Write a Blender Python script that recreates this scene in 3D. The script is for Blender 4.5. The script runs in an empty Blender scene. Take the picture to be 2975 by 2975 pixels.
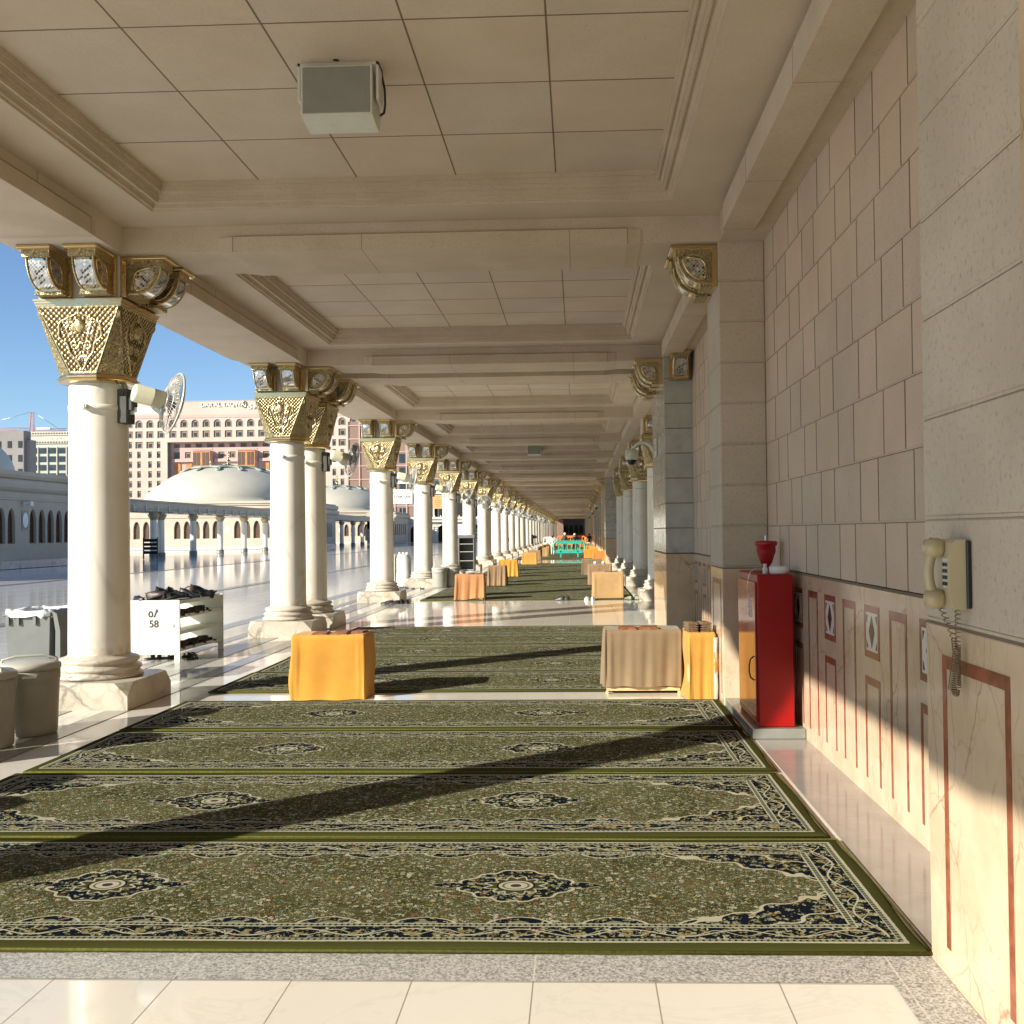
# camera calibration (world axes seen by the camera), used for the camera itself
from mathutils import Vector, Matrix
import math
FD=1905.0; PX=1021.0; PY=970.0; EXPO=.97
def _cam():
    vx,vy,roll=1091.5,1002.8,.0112
    dy=Vector(((vx-PX)/FD,-(vy-PY)/FD,-1)).normalized()
    z=Vector((-math.sin(roll),math.cos(roll),0)); z=(z-dy*z.dot(dy)).normalized(); x=dy.cross(z)
    return Matrix(((x.x,dy.x,z.x),(x.y,dy.y,z.y),(x.z,dy.z,z.z)))
CM=_cam()
import bpy, bmesh, math, random
from mathutils import Vector, Matrix
R=math.radians; PI=math.pi
sc=bpy.context.scene
COL=sc.collection
rnd=random.Random(7)

# ------------------------------------------------------------------ materials
class V:
    """thin wrapper so that node maths can be written as expressions"""
    def __init__(s,nt,o): s.nt=nt; s.o=o
    def _m(s,op,*a):
        n=s.nt.nodes.new('ShaderNodeMath'); n.operation=op
        for i,x in enumerate((s,)+a):
            if isinstance(x,V): s.nt.links.new(x.o,n.inputs[i])
            else: n.inputs[i].default_value=x
        return V(s.nt,n.outputs[0])
    def __add__(s,b): return s._m('ADD',b)
    __radd__=__add__
    def __sub__(s,b): return s._m('SUBTRACT',b)
    def __rsub__(s,b):
        return (s*-1)+b
    def __mul__(s,b): return s._m('MULTIPLY',b)
    __rmul__=__mul__
    def __truediv__(s,b): return s._m('DIVIDE',b)
    def __pow__(s,b): return s._m('POWER',b)
    def abs(s): return s._m('ABSOLUTE')
    def sin(s): return s._m('SINE')
    def cos(s): return s._m('COSINE')
    def lt(s,b): return s._m('LESS_THAN',b)
    def gt(s,b): return s._m('GREATER_THAN',b)
    def min(s,b): return s._m('MINIMUM',b)
    def max(s,b): return s._m('MAXIMUM',b)
    def mod(s,b): return s._m('FLOORED_MODULO',b)
    def floor(s): return s._m('FLOOR')
    def atan2(s,b): return s._m('ARCTAN2',b)
    def near(s,c,w): return (s-c).abs().lt(w)
    def ss(s,a,b):
        n=s.nt.nodes.new('ShaderNodeMapRange'); n.interpolation_type='SMOOTHSTEP'
        s.nt.links.new(s.o,n.inputs[0]); n.inputs[1].default_value=a; n.inputs[2].default_value=b
        return V(s.nt,n.outputs[0])
class Mat:
    def __init__(s,name,rough=.5,spec=.5,metal=0):
        m=bpy.data.materials.new(name); m.use_nodes=True; s.m=m; s.nt=m.node_tree
        s.b=s.nt.nodes['Principled BSDF']
        s.b.inputs['Roughness'].default_value=rough; s.b.inputs['Metallic'].default_value=metal
        s.b.inputs['Specular IOR Level'].default_value=spec
        s.tc=s.nt.nodes.new('ShaderNodeTexCoord'); s.geo=s.nt.nodes.new('ShaderNodeNewGeometry')
        s.obj=s.tc.outputs['Object']; s.pos=s.geo.outputs['Position']
    def xyz(s,src=None):
        n=s.nt.nodes.new('ShaderNodeSeparateXYZ'); s.nt.links.new(src or s.pos,n.inputs[0])
        return [V(s.nt,n.outputs[i]) for i in range(3)]
    def vec(s,x,y,z):
        n=s.nt.nodes.new('ShaderNodeCombineXYZ')
        for i,a in enumerate((x,y,z)):
            if isinstance(a,V): s.nt.links.new(a.o,n.inputs[i])
            else: n.inputs[i].default_value=a
        return n.outputs[0]
    def scale(s,v,sx,sy,sz):
        n=s.nt.nodes.new('ShaderNodeMapping'); s.nt.links.new(v,n.inputs[0]); n.inputs['Scale'].default_value=(sx,sy,sz); return n.outputs[0]
    def noise(s,scale=5,detail=4,rough=.55,v=None,dist=0,col=False):
        n=s.nt.nodes.new('ShaderNodeTexNoise'); s.nt.links.new(v or s.pos,n.inputs['Vector'])
        n.inputs['Scale'].default_value=scale; n.inputs['Detail'].default_value=detail; n.inputs['Roughness'].default_value=rough; n.inputs['Distortion'].default_value=dist
        return n.outputs['Color'] if col else V(s.nt,n.outputs[0])
    def voro(s,scale=5,v=None,feature='F1',rand=1.0):
        n=s.nt.nodes.new('ShaderNodeTexVoronoi'); s.nt.links.new(v or s.pos,n.inputs['Vector'])
        n.feature=feature; n.inputs['Scale'].default_value=scale; n.inputs['Randomness'].default_value=rand
        return V(s.nt,n.outputs['Distance']), n.outputs.get('Color')
    def hue(s,col):  # one channel of a colour
        n=s.nt.nodes.new('ShaderNodeSeparateColor'); s.nt.links.new(col,n.inputs[0]); return V(s.nt,n.outputs[0]),V(s.nt,n.outputs[1])
    def mix(s,f,a,b,mode='MIX'):
        n=s.nt.nodes.new('ShaderNodeMix'); n.data_type='RGBA'; n.blend_type=mode
        if isinstance(f,V): s.nt.links.new(f.o,n.inputs[0])
        else: n.inputs[0].default_value=f
        for i,c in ((6,a),(7,b)):
            if isinstance(c,tuple): n.inputs[i].default_value=c+(1,)
            else: s.nt.links.new(c,n.inputs[i])
        return n.outputs[2]
    def color(s,c):
        if isinstance(c,tuple): s.b.inputs['Base Color'].default_value=c+(1,)
        else: s.nt.links.new(c,s.b.inputs['Base Color'])
        return s
    def rough(s,v): s.nt.links.new(v.o,s.b.inputs['Roughness']); return s
    def bump(s,h,strength=.3,dist=.01):
        n=s.nt.nodes.new('ShaderNodeBump'); n.inputs['Strength'].default_value=strength; n.inputs['Distance'].default_value=dist
        s.nt.links.new(h.o,n.inputs['Height']); s.nt.links.new(n.outputs[0],s.b.inputs['Normal']); return s
M={}
def simple(name,c,rough=.5,var=.12,scale=9,metal=0,spec=.5,bump=0,bscale=60):
    m=Mat(name,rough,spec,metal); n=m.noise(scale,5)
    m.color(m.mix(n.ss(.3,.7),tuple(x*(1-var) for x in c),tuple(min(1,x*(1+var)) for x in c)))
    if bump: m.bump(m.noise(bscale,3),bump,.004)
    M[name]=m.m; return m.m
def stone(name,a,b,speck=(.16,.12,.08),rough=.75,amt=.5,sc_=1.3,fine=170,bump=.25):
    m=Mat(name,rough,.3); n=m.noise(sc_,6,.6); f=m.noise(fine,3,.7); g=m.noise(28,4,.6)
    c=m.mix(n.ss(.3,.72),a,b); big=m.noise(.55,5,.65,dist=.6); c=m.mix(big.ss(.5,.72)*.16,c,tuple(x*.72 for x in a)); c=m.mix(f.ss(.52,.72)*amt,c,tuple(x*.74 for x in a)); c=m.mix(g.ss(.66,.78)*.3,c,speck)
    m.color(c); m.bump(f,bump,.002); M[name]=m.m; return m.m
stone('ceil',(.59,.505,.395),(.66,.57,.465),amt=.55,fine=80); stone('ceil_b',(.57,.495,.40),(.64,.555,.46),amt=.6,fine=70); stone('ceil_c',(.60,.50,.39),(.66,.56,.455),amt=.5,fine=85)
stone('beamstone',(.56,.475,.365),(.64,.545,.435),amt=.65,sc_=2,fine=60)
stone('wallstone',(.59,.46,.35),(.66,.525,.41),amt=.6,fine=70); stone('wallstone_b',(.55,.435,.345),(.62,.51,.405),amt=.65,fine=60); stone('wallstone_c',(.61,.465,.36),(.67,.53,.42),amt=.5,fine=75); stone('wallstone_d',(.57,.45,.34),(.64,.515,.40),amt=.6,fine=65)
stone('jointsoft',(.30,.235,.17),(.35,.28,.21),amt=.3); stone('joint',(.19,.14,.095),(.23,.17,.12),amt=.3)
stone('pilstone',(.50,.43,.34),(.59,.51,.415),amt=.85,fine=42,bump=.6)
stone('creamblock',(.62,.54,.43),(.68,.60,.49),amt=.3)
stone('facade',(.44,.385,.30),(.50,.44,.355),amt=.15,sc_=.4,fine=8,bump=0)
stone('hotelwall',(.45,.37,.31),(.51,.425,.36),amt=.15,sc_=.08,fine=3,bump=0)
stone('hotelpink',(.44,.31,.275),(.49,.355,.315),amt=.1,sc_=.08,fine=3,bump=0)
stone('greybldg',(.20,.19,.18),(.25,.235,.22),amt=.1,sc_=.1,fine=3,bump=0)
stone('greenbldg',(.36,.38,.33),(.42,.44,.38),amt=.1,sc_=.1,fine=3,bump=0)
stone('brownbldg',(.22,.14,.11),(.27,.18,.14),amt=.1,sc_=.1,fine=3,bump=0)
stone('dome',(.47,.44,.36),(.52,.49,.41),amt=.08,sc_=.3,fine=5,bump=0,rough=.45)
def colmarble():
    m=Mat('colwhite',.32,.5); n=m.noise(2.2,5); d=m.noise(14,5)
    x,y,z=m.xyz(m.obj); c=m.mix(n.ss(.3,.7),(.74,.70,.60),(.80,.77,.68))
    st=(z.ss(.66,.40))*(d.ss(.42,.60)); c=m.mix(st*.6,c,(.50,.37,.22)); sk_=m.noise(9,4,.6,v=m.scale(m.obj,1,1,.12)); c=m.mix(sk_.ss(.55,.75)*.22,c,(.62,.56,.42)); e,_c=m.voro(1.1,m.scale(m.pos,1,1,.6),'DISTANCE_TO_EDGE'); c=m.mix(e.ss(.03,0)*m.noise(3,4).ss(.45,.6)*.35,c,(.48,.43,.34)); c=m.mix(m.noise(60,3).ss(.66,.74)*.2,c,(.5,.44,.33)); m.color(c); m.bump(m.noise(40,3),.05,.004); M['colwhite']=m.m
colmarble()
def marble(name,a,b,vein,vs=2.6,rough=.14,amt=.55,vw=.02,stain=None,stretch=(1,1,1)):
    m=Mat(name,rough,.5); n=m.noise(3,6,.6)
    w=m.noise(2.2,5,.6,col=True)
    mp=m.nt.nodes.new('ShaderNodeMix'); mp.data_type='RGBA'; mp.inputs[0].default_value=.22
    m.nt.links.new(m.scale(m.pos,*stretch),mp.inputs[6]); m.nt.links.new(w,mp.inputs[7])
    e,_=m.voro(vs*1.3,mp.outputs[2],'DISTANCE_TO_EDGE'); e2,_=m.voro(vs*3.1,mp.outputs[2],'DISTANCE_TO_EDGE')
    c=m.mix(n.ss(.3,.7),a,b)
    br=m.noise(1.7,3).ss(.42,.62)
    c=m.mix(e.ss(vw,0)*amt*br,c,vein); c=m.mix(e2.ss(vw*1.6,0)*(amt*.45)*br,c,vein)
    if stain: c=m.mix(m.noise(5,5).ss(.55,.75)*.5,c,stain)
    m.color(c); m.rough(m.noise(9,4)*.16+(rough-.06)); M[name]=m.m; return m
marble('dado',(.55,.41,.275),(.65,.51,.37),(.30,.16,.09),vs=2.2,amt=.7,vw=.018,stretch=(1.5,1.5,.75))
marble('plinthm',(.46,.41,.33),(.58,.53,.44),(.20,.18,.14),vs=2.6,amt=.85,rough=.3,stain=(.40,.28,.15),vw=.06)
marble('pierm',(.44,.44,.42),(.54,.54,.51),(.22,.22,.21),vs=1.1,amt=.5,vw=.05,rough=.12)
marble('recessfloor',(.27,.25,.235),(.33,.305,.285),(.24,.19,.17),vs=1.5,amt=.4,rough=.1)
marble('greyplinth',(.16,.17,.155),(.22,.23,.21),(.32,.32,.3),vs=5,amt=.4,rough=.22)
def floortile(name,a,b,jx,jy,ox,oy,jw,jc,rough=.12,var=.1,vein=True):
    m=Mat(name,rough,.5); x,y,z=m.xyz()
    fx=((x-ox)/jx); fy=((y-oy)/jy)
    jm=(((fx.mod(1)-.5).abs()).gt(.5-jw/jx*.5)).max(((fy.mod(1)-.5).abs()).gt(.5-jw/jy*.5))
    wn=m.nt.nodes.new('ShaderNodeTexWhiteNoise'); m.nt.links.new(m.vec(fx.floor(),fy.floor(),0.),wn.inputs['Vector'])
    wv=V(m.nt,wn.outputs[0]); n=m.noise(2.5,6,.6)
    c=m.mix(wv*.6+n*.4,a,b); n2=m.noise(1.1,5,.6,dist=1.5)
    if vein: c=m.mix((n2-.5).abs().ss(.02,0)*.18,c,tuple(q*.72 for q in a))
    c=m.mix(m.noise(7,5).ss(.6,.8)*.12,c,tuple(q*.7 for q in a))
    c=m.mix(jm*.85,c,jc); m.color(c); m.rough(m.noise(6,4)*.05+jm*.4+(rough-.025)); 
    M[name]=m.m; return m
floortile('whitetile',(.66,.63,.56),(.74,.71,.64),.4205,.84,-.594,3.5,.005,(.22,.19,.15),rough=.06)
floortile('courttile',(.70,.69,.67),(.78,.77,.74),1.2,1.2,-6.1,.3,.012,(.52,.51,.50),rough=.075)
floortile('greyband',(.22,.215,.195),(.29,.28,.255),.8,1.2,0,.3,.006,(.14,.13,.12),rough=.18)
def granite():
    m=Mat('granite',.35,.5); f=m.noise(95,4,.75); g=m.noise(230,2,.8); x,y,z=m.xyz()
    c=m.mix(f.ss(.36,.62),(.17,.168,.16),(.55,.535,.50)); c=m.mix(g.ss(.6,.68)*.55,c,(.06,.055,.05))
    jm=((((x+.173)/1.26).mod(1)-.5).abs()).gt(.4975); c=m.mix(jm*.7,c,(.6,.57,.5)); m.color(c); m.rough(f*.3+.2); M['granite']=m.m
granite()
simple('inlay',(.26,.085,.045),.16,.25,14); simple('inlaywhite',(.72,.68,.6),.16,.05); simple('inlayblack',(.025,.028,.03),.12,.2)
def gold():
    m=Mat('gold',.3,.5,1.0); n=m.noise(7,4); m.color(m.mix(n.ss(.3,.7),(.52,.42,.215),(.72,.60,.37)))
    m.rough(m.noise(30,4)*.28+.16); m.bump(m.noise(95,4,.7),.16,.003); M['gold']=m.m
    m=Mat('goldengrave',.36,.5,1.0); e,_=m.voro(38,m.obj,'DISTANCE_TO_EDGE'); w=m.noise(22,3,.6,v=m.obj,dist=2.5); h=(w-.5).abs().ss(.0,.07)
    m.color(m.mix(h,(.20,.155,.065),(.60,.50,.29))); m.bump(h+e.ss(0,.1)*.3,.8,.006); M['goldengrave']=m.m
    m=Mat('goldbright',.2,.5,1.0); m.color((.72,.545,.29)); m.bump(m.noise(12,2),.08,.01); M['goldbright']=m.m
gold()
simple('goldshade',(.10,.065,.025),.45,.2,20,metal=.7)  # darker gold that paints in the shade between the relief diamonds
def mirror():
    m=Mat('mirror',.06,.8,.95); x,y,z=m.xyz(m.obj); k=30
    a=((x+z+y)*k).mod(1); b=((x-z+y)*k+.3).mod(1); ln=(a.lt(.1)).max(b.lt(.1))
    wn=m.nt.nodes.new('ShaderNodeTexWhiteNoise'); m.nt.links.new(m.vec(((x+z+y)*k).floor(),((x-z+y)*k+.3).floor(),0.),wn.inputs['Vector']); wv=V(m.nt,wn.outputs[0])
    c=m.mix(wv.ss(.0,.35),(.08,.085,.095),(.52,.53,.54)); c=m.mix(wv.ss(.6,.95),c,(.92,.92,.93)); m.color(m.mix(ln,c,(.70,.66,.52))); m.rough(ln*.4+.08)
    m.bump(wv,.9,.006); M['mirror']=m.m
mirror()
simple('fanbeige',(.60,.59,.44),.35,.05); simple('fancage',(.70,.70,.66),.3,.05,metal=.5); simple('fanblade',(.22,.225,.21),.3,.08); simple('boxgrey',(.085,.085,.08),.85,.1,spec=.1)
simple('whiteplastic',(.70,.70,.64),.35,.04); simple('spkgrille',(.27,.28,.25),.7,.04); simple('spkbody',(.66,.68,.60),.45,.04); simple('blackp',(.012,.012,.013),.35,.3); simple('blackglass',(.006,.006,.008),.05,.1)
simple('binbody',(.15,.16,.155),.5,.08,4,bump=.05); simple('coolerb',(.32,.31,.265),.42,.06,5); simple('coolerlid',(.42,.41,.35),.4,.05); simple('linerbag',(.75,.76,.76),.35,.05,bump=.6,bscale=22)
simple('rackwhite',(.66,.66,.58),.35,.04); simple('tealp',(.03,.38,.30),.4,.08,3); simple('orangep',(.85,.22,.05),.45,.1); simple('pinkp',(.8,.6,.45),.5,.1)
def redpaint():
    m=Mat('red',.2,.5); n=m.noise(3,4); c=m.mix(n.ss(.3,.7),(.34,.003,.003),(.42,.006,.005)); s=m.noise(60,4,.7).ss(.68,.76); m.color(m.mix(s*.25,c,(.25,.02,.02)))
    m.b.inputs['Coat Weight'].default_value=.45; m.b.inputs['Coat Roughness'].default_value=.06; m.bump(m.noise(4,2),.06,.02); M['red']=m.m
    simple('reddeep',(.30,.002,.002),.38,.08,3,spec=.35); simple('cordbrown',(.20,.155,.085),.4,.1); simple('reddull',(.36,.012,.014),.4,.15)
redpaint()
simple('phoneb',(.48,.42,.27),.32,.06,5); simple('phonewhite',(.62,.64,.58),.4,.05); simple('phonehand',(.42,.36,.22),.28,.06,5)
simple('redmark',(.30,.01,.01),.4,.1); simple('whitep',(.78,.77,.72),.5,.04); simple('blackink',(.02,.02,.02),.6,.1)
def cloth(name,c,c2=None,dirt=True):
    m=Mat(name,.85,.2); n=m.noise(3.5,5,.6,v=m.obj); w=m.noise(260,2,.5,v=m.obj)
    k=m.mix(n.ss(.3,.7),tuple(q*.90 for q in c),tuple(min(1,q*1.07) for q in c)); k=m.mix(w.ss(.4,.7)*.22,k,tuple(q*.7 for q in c))
    if dirt: k=m.mix(m.noise(11,6,.7,v=m.obj).ss(.64,.74)*.35,k,tuple(q*.45 for q in c))
    m.color(k); m.b.inputs['Sheen Weight'].default_value=.15; m.bump(w,.15,.002); M[name]=m.m
cloth('clothorange',(.55,.27,.042),dirt=False); cloth('clothyellow',(.50,.245,.045)); cloth('clothtan',(.215,.152,.088)); cloth('clothterra',(.42,.20,.085),dirt=False)
cloth('clothmustard',(.52,.29,.07),dirt=False); cloth('clothred',(.62,.20,.045),dirt=False); cloth('clothbrown',(.27,.175,.10)); cloth('clothsand',(.42,.265,.12),dirt=False)
simple('wood',(.27,.095,.035),.4,.35,30); simple('woodpale',(.62,.46,.22),.5,.1,12); simple('woodold',(.17,.11,.065),.6,.4,40)
simple('shoeblack',(.016,.015,.016),.45,.3,25); simple('shoewhite',(.72,.70,.66),.5,.06); simple('shoebrown',(.045,.022,.017),.5,.3); simple('shoegreen',(.18,.2,.13),.6,.2); simple('sole',(.05,.05,.05),.7,.2)
simple('winbrown',(.07,.036,.022),.5,.2,2); simple('winframe',(.15,.08,.045),.5,.15,3); simple('winglass',(.03,.04,.045),.08,.3,.5); simple('hotelwin',(.20,.135,.09),.5,.15,.5); simple('mashrabiya',(.42,.17,.05),.5,.2,.5); simple('skinp',(.30,.17,.11),.5,.05)
simple('cranered',(.45,.16,.10),.6,.1,.5); simple('domeband',(.30,.35,.30),.5,.08); simple('steel',(.45,.45,.44),.35,.1,metal=.8); simple('orangesign',(.80,.36,.14),.6,.05); simple('letters',(.86,.84,.74),.4,.05); simple('bluecloth',(.01,.04,.35),.7,.1)
simple('plaster',(.66,.62,.53),.7,.06,.5); simple('darkvoid',(.015,.015,.017),.8,.1); simple('greenpatt',(.16,.22,.2),.4,.1)

def rugmat():
    m=Mat('rug',1.0,.0); x,y,z=m.xyz(m.obj)
    hx,hy=2.45,.665
    wob=(m.noise(60,2,v=m.obj)-.5)*.006
    ax=x.abs()+wob; ay=y.abs()+wob
    dx=ax*-1+hx; dy=ay*-1+hy; d=dx.min(dy)
    short=dx.lt(dy); t=x*(1-short)+y*short
    olive=(.055,.057,.022); navy=(.007,.010,.018); cream=(.42,.40,.29); sage=(.185,.205,.14); gold_=(.25,.215,.095); rust=(.21,.115,.06); dk=(.022,.026,.010)
    def cells(scale,off,wr=.05):
        v=m.nt.nodes.new('ShaderNodeVectorMath'); v.operation='ADD'; m.nt.links.new(m.pos,v.inputs[0]); v.inputs[1].default_value=(off,off*.7,0)
        w=m.noise(scale*1.6,2,.5,v=v.outputs[0],col=True)
        mp=m.nt.nodes.new('ShaderNodeMix'); mp.data_type='RGBA'; mp.inputs[0].default_value=wr; m.nt.links.new(v.outputs[0],mp.inputs[6]); m.nt.links.new(w,mp.inputs[7])
        dd,cc=m.voro(scale,mp.outputs[2]); r,g=m.hue(cc); return dd,r,g
    def petal(base,cs,dens,thr=.42):
        dd,r,g=cs; on=r.gt(1-dens)
        k=m.mix(on*dd.lt(thr+.12),base,dk)
        col=m.mix(g.gt(.35),sage,gold_); col=m.mix(g.gt(.62),col,cream); col=m.mix(g.gt(.9),col,rust)
        k=m.mix(on*dd.lt(thr),k,col); return m.mix(on*dd.lt(thr*.42),k,m.mix(g.gt(.5),cream,dk))
    n1=m.noise(2.6,4,.6); n2=m.noise(13,5,.7)
    c=m.mix(n1.ss(.36,.64),(.048,.050,.019),(.105,.102,.044)); c=m.mix(n2.ss(.5,.72)*.5,c,(.155,.152,.070))
    A=cells(34,0); Bc=cells(58,3.3); Cc=cells(40,7.3)
    c=petal(c,Bc,.75,.43); c=petal(c,A,.55,.41)
    nf=petal(m.mix(.0,navy,navy),Cc,.78,.44)
    F=.238
    s=(t/.375).mod(1)*.375-.1875
    u=(d-F); sh=(s/.115).abs()**1.5+(u/.060).max(0)**1.7
    ok=u.gt(0)
    c=m.mix(ok*sh.lt(1.2),c,cream); c=m.mix(ok*sh.lt(1.0),c,nf); c=m.mix(ok*sh.lt(.22),c,sage)
    cu=(dx-F)/.62; cv=(dy-F)/.32; cs=cu+cv+(cu*26).sin()*.05+(cv*18).sin()*.05
    c=m.mix(ok*cs.lt(1.05),c,cream); c=m.mix(ok*cs.lt(.99),c,nf); c=m.mix(ok*cs.near(.45,.03),c,cream)
    mx=x.abs()-.90; my=y; th=(my*1.1).atan2(mx)
    rr=(((mx/.235).abs()**1.45+(my/.185).abs()**1.6))+ (th*12).cos()*.09
    pend=((mx.abs()-.285)/.085).abs()**1.2+(my/.034).abs()**1.1
    md=rr.min(pend)
    c=m.mix(md.lt(1.17),c,cream); c=m.mix(md.lt(1.06),c,nf)
    c=m.mix(rr.lt(.44),c,cream); c=m.mix(rr.lt(.37),c,olive)
    cc=((mx/.075)**2+(my/.062)**2); c=m.mix(cc.lt(1.25),c,navy); c=m.mix(cc.lt(1),c,cream); c=m.mix(cc.near(.55,.10),c,(.12,.12,.08)); c=m.mix(cc.lt(.10),c,(.05,.04,.04))
    main=d.gt(.095)*d.lt(.205); w=(t*(2*PI/.42)).sin()*.032+.150
    b=nf; b=m.mix((d-w).abs().lt(.0042),b,cream); w2=(t*(2*PI/.21)+1).sin()*.026+.150; b=m.mix((d-w2).abs().lt(.0028),b,cream); b=m.mix(((t/.21).mod(1)-.5).abs().lt(.13)*(d-.15).abs().lt(.026)*Cc[0].lt(.55),b,gold_)
    c=m.mix(d.lt(F),c,cream)
    guard=(d.gt(.074)*d.lt(.091)).max(d.gt(.212)*d.lt(.231)); gg=(t/.024).mod(1).gt(.4)
    c=m.mix(guard,c,m.mix(gg,(.02,.026,.022),sage))
    c=m.mix(main,c,b)
    c=m.mix(d.lt(.060),c,(.055,.056,.018))
    fz=m.noise(380,2,.6); c=m.mix(fz.ss(.45,.7)*.35,c,(.02,.022,.008))
    m.color(c); m.bump(fz+n2*.5,.5,.006); M['rug']=m.m
rugmat()
simple('rugedge',(.085,.088,.016),.95,.25,60,spec=.1,bump=.6,bscale=260)

# ------------------------------------------------------------------ mesh builder
class MB:
    def __init__(s): s.v=[]; s.f=[]; s.m=[]; s.mats=[]; s.cur=0; s.sm=[]; s.smooth=False
    def mat(s,name):
        if name not in s.mats: s.mats.append(name)
        s.cur=s.mats.index(name); return s
    def add(s,vs,fs,smooth=None):
        o=len(s.v); s.v+= [tuple(q) for q in vs]
        for f in fs: s.f.append([i+o for i in f]); s.m.append(s.cur); s.sm.append(s.smooth if smooth is None else smooth)
        return s
    def box(s,x0,x1,y0,y1,z0,z1,bev=0):
        if bev<=0:
            return s.add([(x0,y0,z0),(x1,y0,z0),(x1,y1,z0),(x0,y1,z0),(x0,y0,z1),(x1,y0,z1),(x1,y1,z1),(x0,y1,z1)],
              [(0,3,2,1),(4,5,6,7),(0,1,5,4),(1,2,6,5),(2,3,7,6),(3,0,4,7)])
        b=bmesh.new(); bmesh.ops.create_cube(b,size=1)
        for q in b.verts: q.co=Vector((x0+(q.co.x+.5)*(x1-x0),y0+(q.co.y+.5)*(y1-y0),z0+(q.co.z+.5)*(z1-z0)))
        bmesh.ops.bevel(b,geom=b.edges[:],offset=bev,segments=2 if bev>.008 else 1,affect='EDGES',profile=.6)
        return s.bm(b)
    def bm(s,b,smooth=None):
        b.verts.index_update(); s.add([v.co[:] for v in b.verts],[[v.index for v in f.verts] for f in b.faces],smooth); b.free(); return s
    def prism(s,poly,axis,a,b,rev=False):
        """poly: 2D points; extruded along axis from a to b. axis 'x': poly=(y,z); 'y': (x,z); 'z': (x,y)"""
        def P(p,t): return {'x':(t,p[0],p[1]),'y':(p[0],t,p[1]),'z':(p[0],p[1],t)}[axis]
        n=len(poly); vs=[P(p,a) for p in poly]+[P(p,b) for p in poly]
        fs=[list(range(n))[::-1],list(range(n,2*n))]+[(i,(i+1)%n,n+(i+1)%n,n+i) for i in range(n)]
        return s.add(vs,fs)
    def lathe(s,prof,cx=0,cy=0,cz=0,seg=32,smooth=True,sq=None):
        vs=[];n=len(prof)
        for r,z in prof:
            for k in range(seg):
                a=2*PI*(k+.5)/seg; vs.append((cx+r*math.cos(a),cy+r*math.sin(a),cz+z))
        fs=[]
        for i in range(n-1):
            for k in range(seg):
                fs.append((i*seg+k,i*seg+(k+1)%seg,(i+1)*seg+(k+1)%seg,(i+1)*seg+k))
        s.add(vs,fs,smooth); s.add([vs[k] for k in range(seg)],[list(range(seg))[::-1]],False); s.add([vs[(n-1)*seg+k] for k in range(seg)],[list(range(seg))],False)
        return s
    def tube(s,pts,r,seg=6,closed=False,smooth=True):
        pts=[Vector(p) for p in pts]; n=len(pts); vs=[]
        up=None
        for i,p in enumerate(pts):
            a=pts[(i-1)%n] if (closed or i>0) else p; b=pts[(i+1)%n] if (closed or i<n-1) else p
            t=(b-a).normalized()
            if up is None:
                up=t.orthogonal().normalized()
            up=(up-t*up.dot(t)).normalized(); w=t.cross(up)
            rr=r[i] if isinstance(r,(list,tuple)) else r
            for k in range(seg):
                g=2*PI*k/seg; vs.append(p+(up*math.cos(g)+w*math.sin(g))*rr)
        fs=[]
        for i in range(n if closed else n-1):
            j=(i+1)%n
            for k in range(seg): fs.append((i*seg+k,i*seg+(k+1)%seg,j*seg+(k+1)%seg,j*seg+k))
        if not closed: fs+= [list(range(seg))[::-1],[ (n-1)*seg+k for k in range(seg)]]
        return s.add([q[:] for q in vs],fs,smooth)
    def xf(s,mat,i0=0):
        for i in range(i0,len(s.v)): s.v[i]=tuple(mat@Vector(s.v[i]))
        return s
    def merge(s,o,mat=None):
        mm=[s.mats.index(q) if q in s.mats else (s.mats.append(q) or len(s.mats)-1) for q in o.mats]
        k=len(s.v); s.v+=[tuple(mat@Vector(q)) for q in o.v] if mat is not None else o.v
        s.f+=[[i+k for i in f] for f in o.f]; s.m+=[mm[i] for i in o.m] ; s.sm+=o.sm; return s
    def build(s,name,parent=None,loc=None,rz=0,recalc=True):
        me=bpy.data.meshes.new(name); me.from_pydata(s.v,[],s.f)
        for q in s.mats: me.materials.append(M[q])
        for p,mi,sm in zip(me.polygons,s.m,s.sm): p.material_index=mi; p.use_smooth=sm
        if recalc:
            b=bmesh.new(); b.from_mesh(me); bmesh.ops.recalc_face_normals(b,faces=b.faces[:]); b.to_mesh(me); b.free()
        me.update(); o=bpy.data.objects.new(name,me); COL.objects.link(o)
        if parent: o.parent=parent
        if loc: o.location=loc
        o.rotation_euler.z=rz
        return o
def B(matname): return MB().mat(matname)
def tag(o,label=None,cat=None,group=None,kind=None):
    if label: o['label']=label
    if cat: o['category']=cat
    if group: o['group']=group
    if kind: o['kind']=kind
    return o
def empty(name,loc=(0,0,0),rz=0,label=None,cat=None,group=None):
    o=bpy.data.objects.new(name,None); COL.objects.link(o); o.location=loc; o.rotation_euler.z=rz; o.empty_display_size=.1
    return tag(o,label,cat,group)
def copy_tree(o,parent=None):
    c=o.copy(); COL.objects.link(c)
    if parent: c.parent=parent
    for ch in list(o.children): copy_tree(ch,c)
    return c
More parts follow.
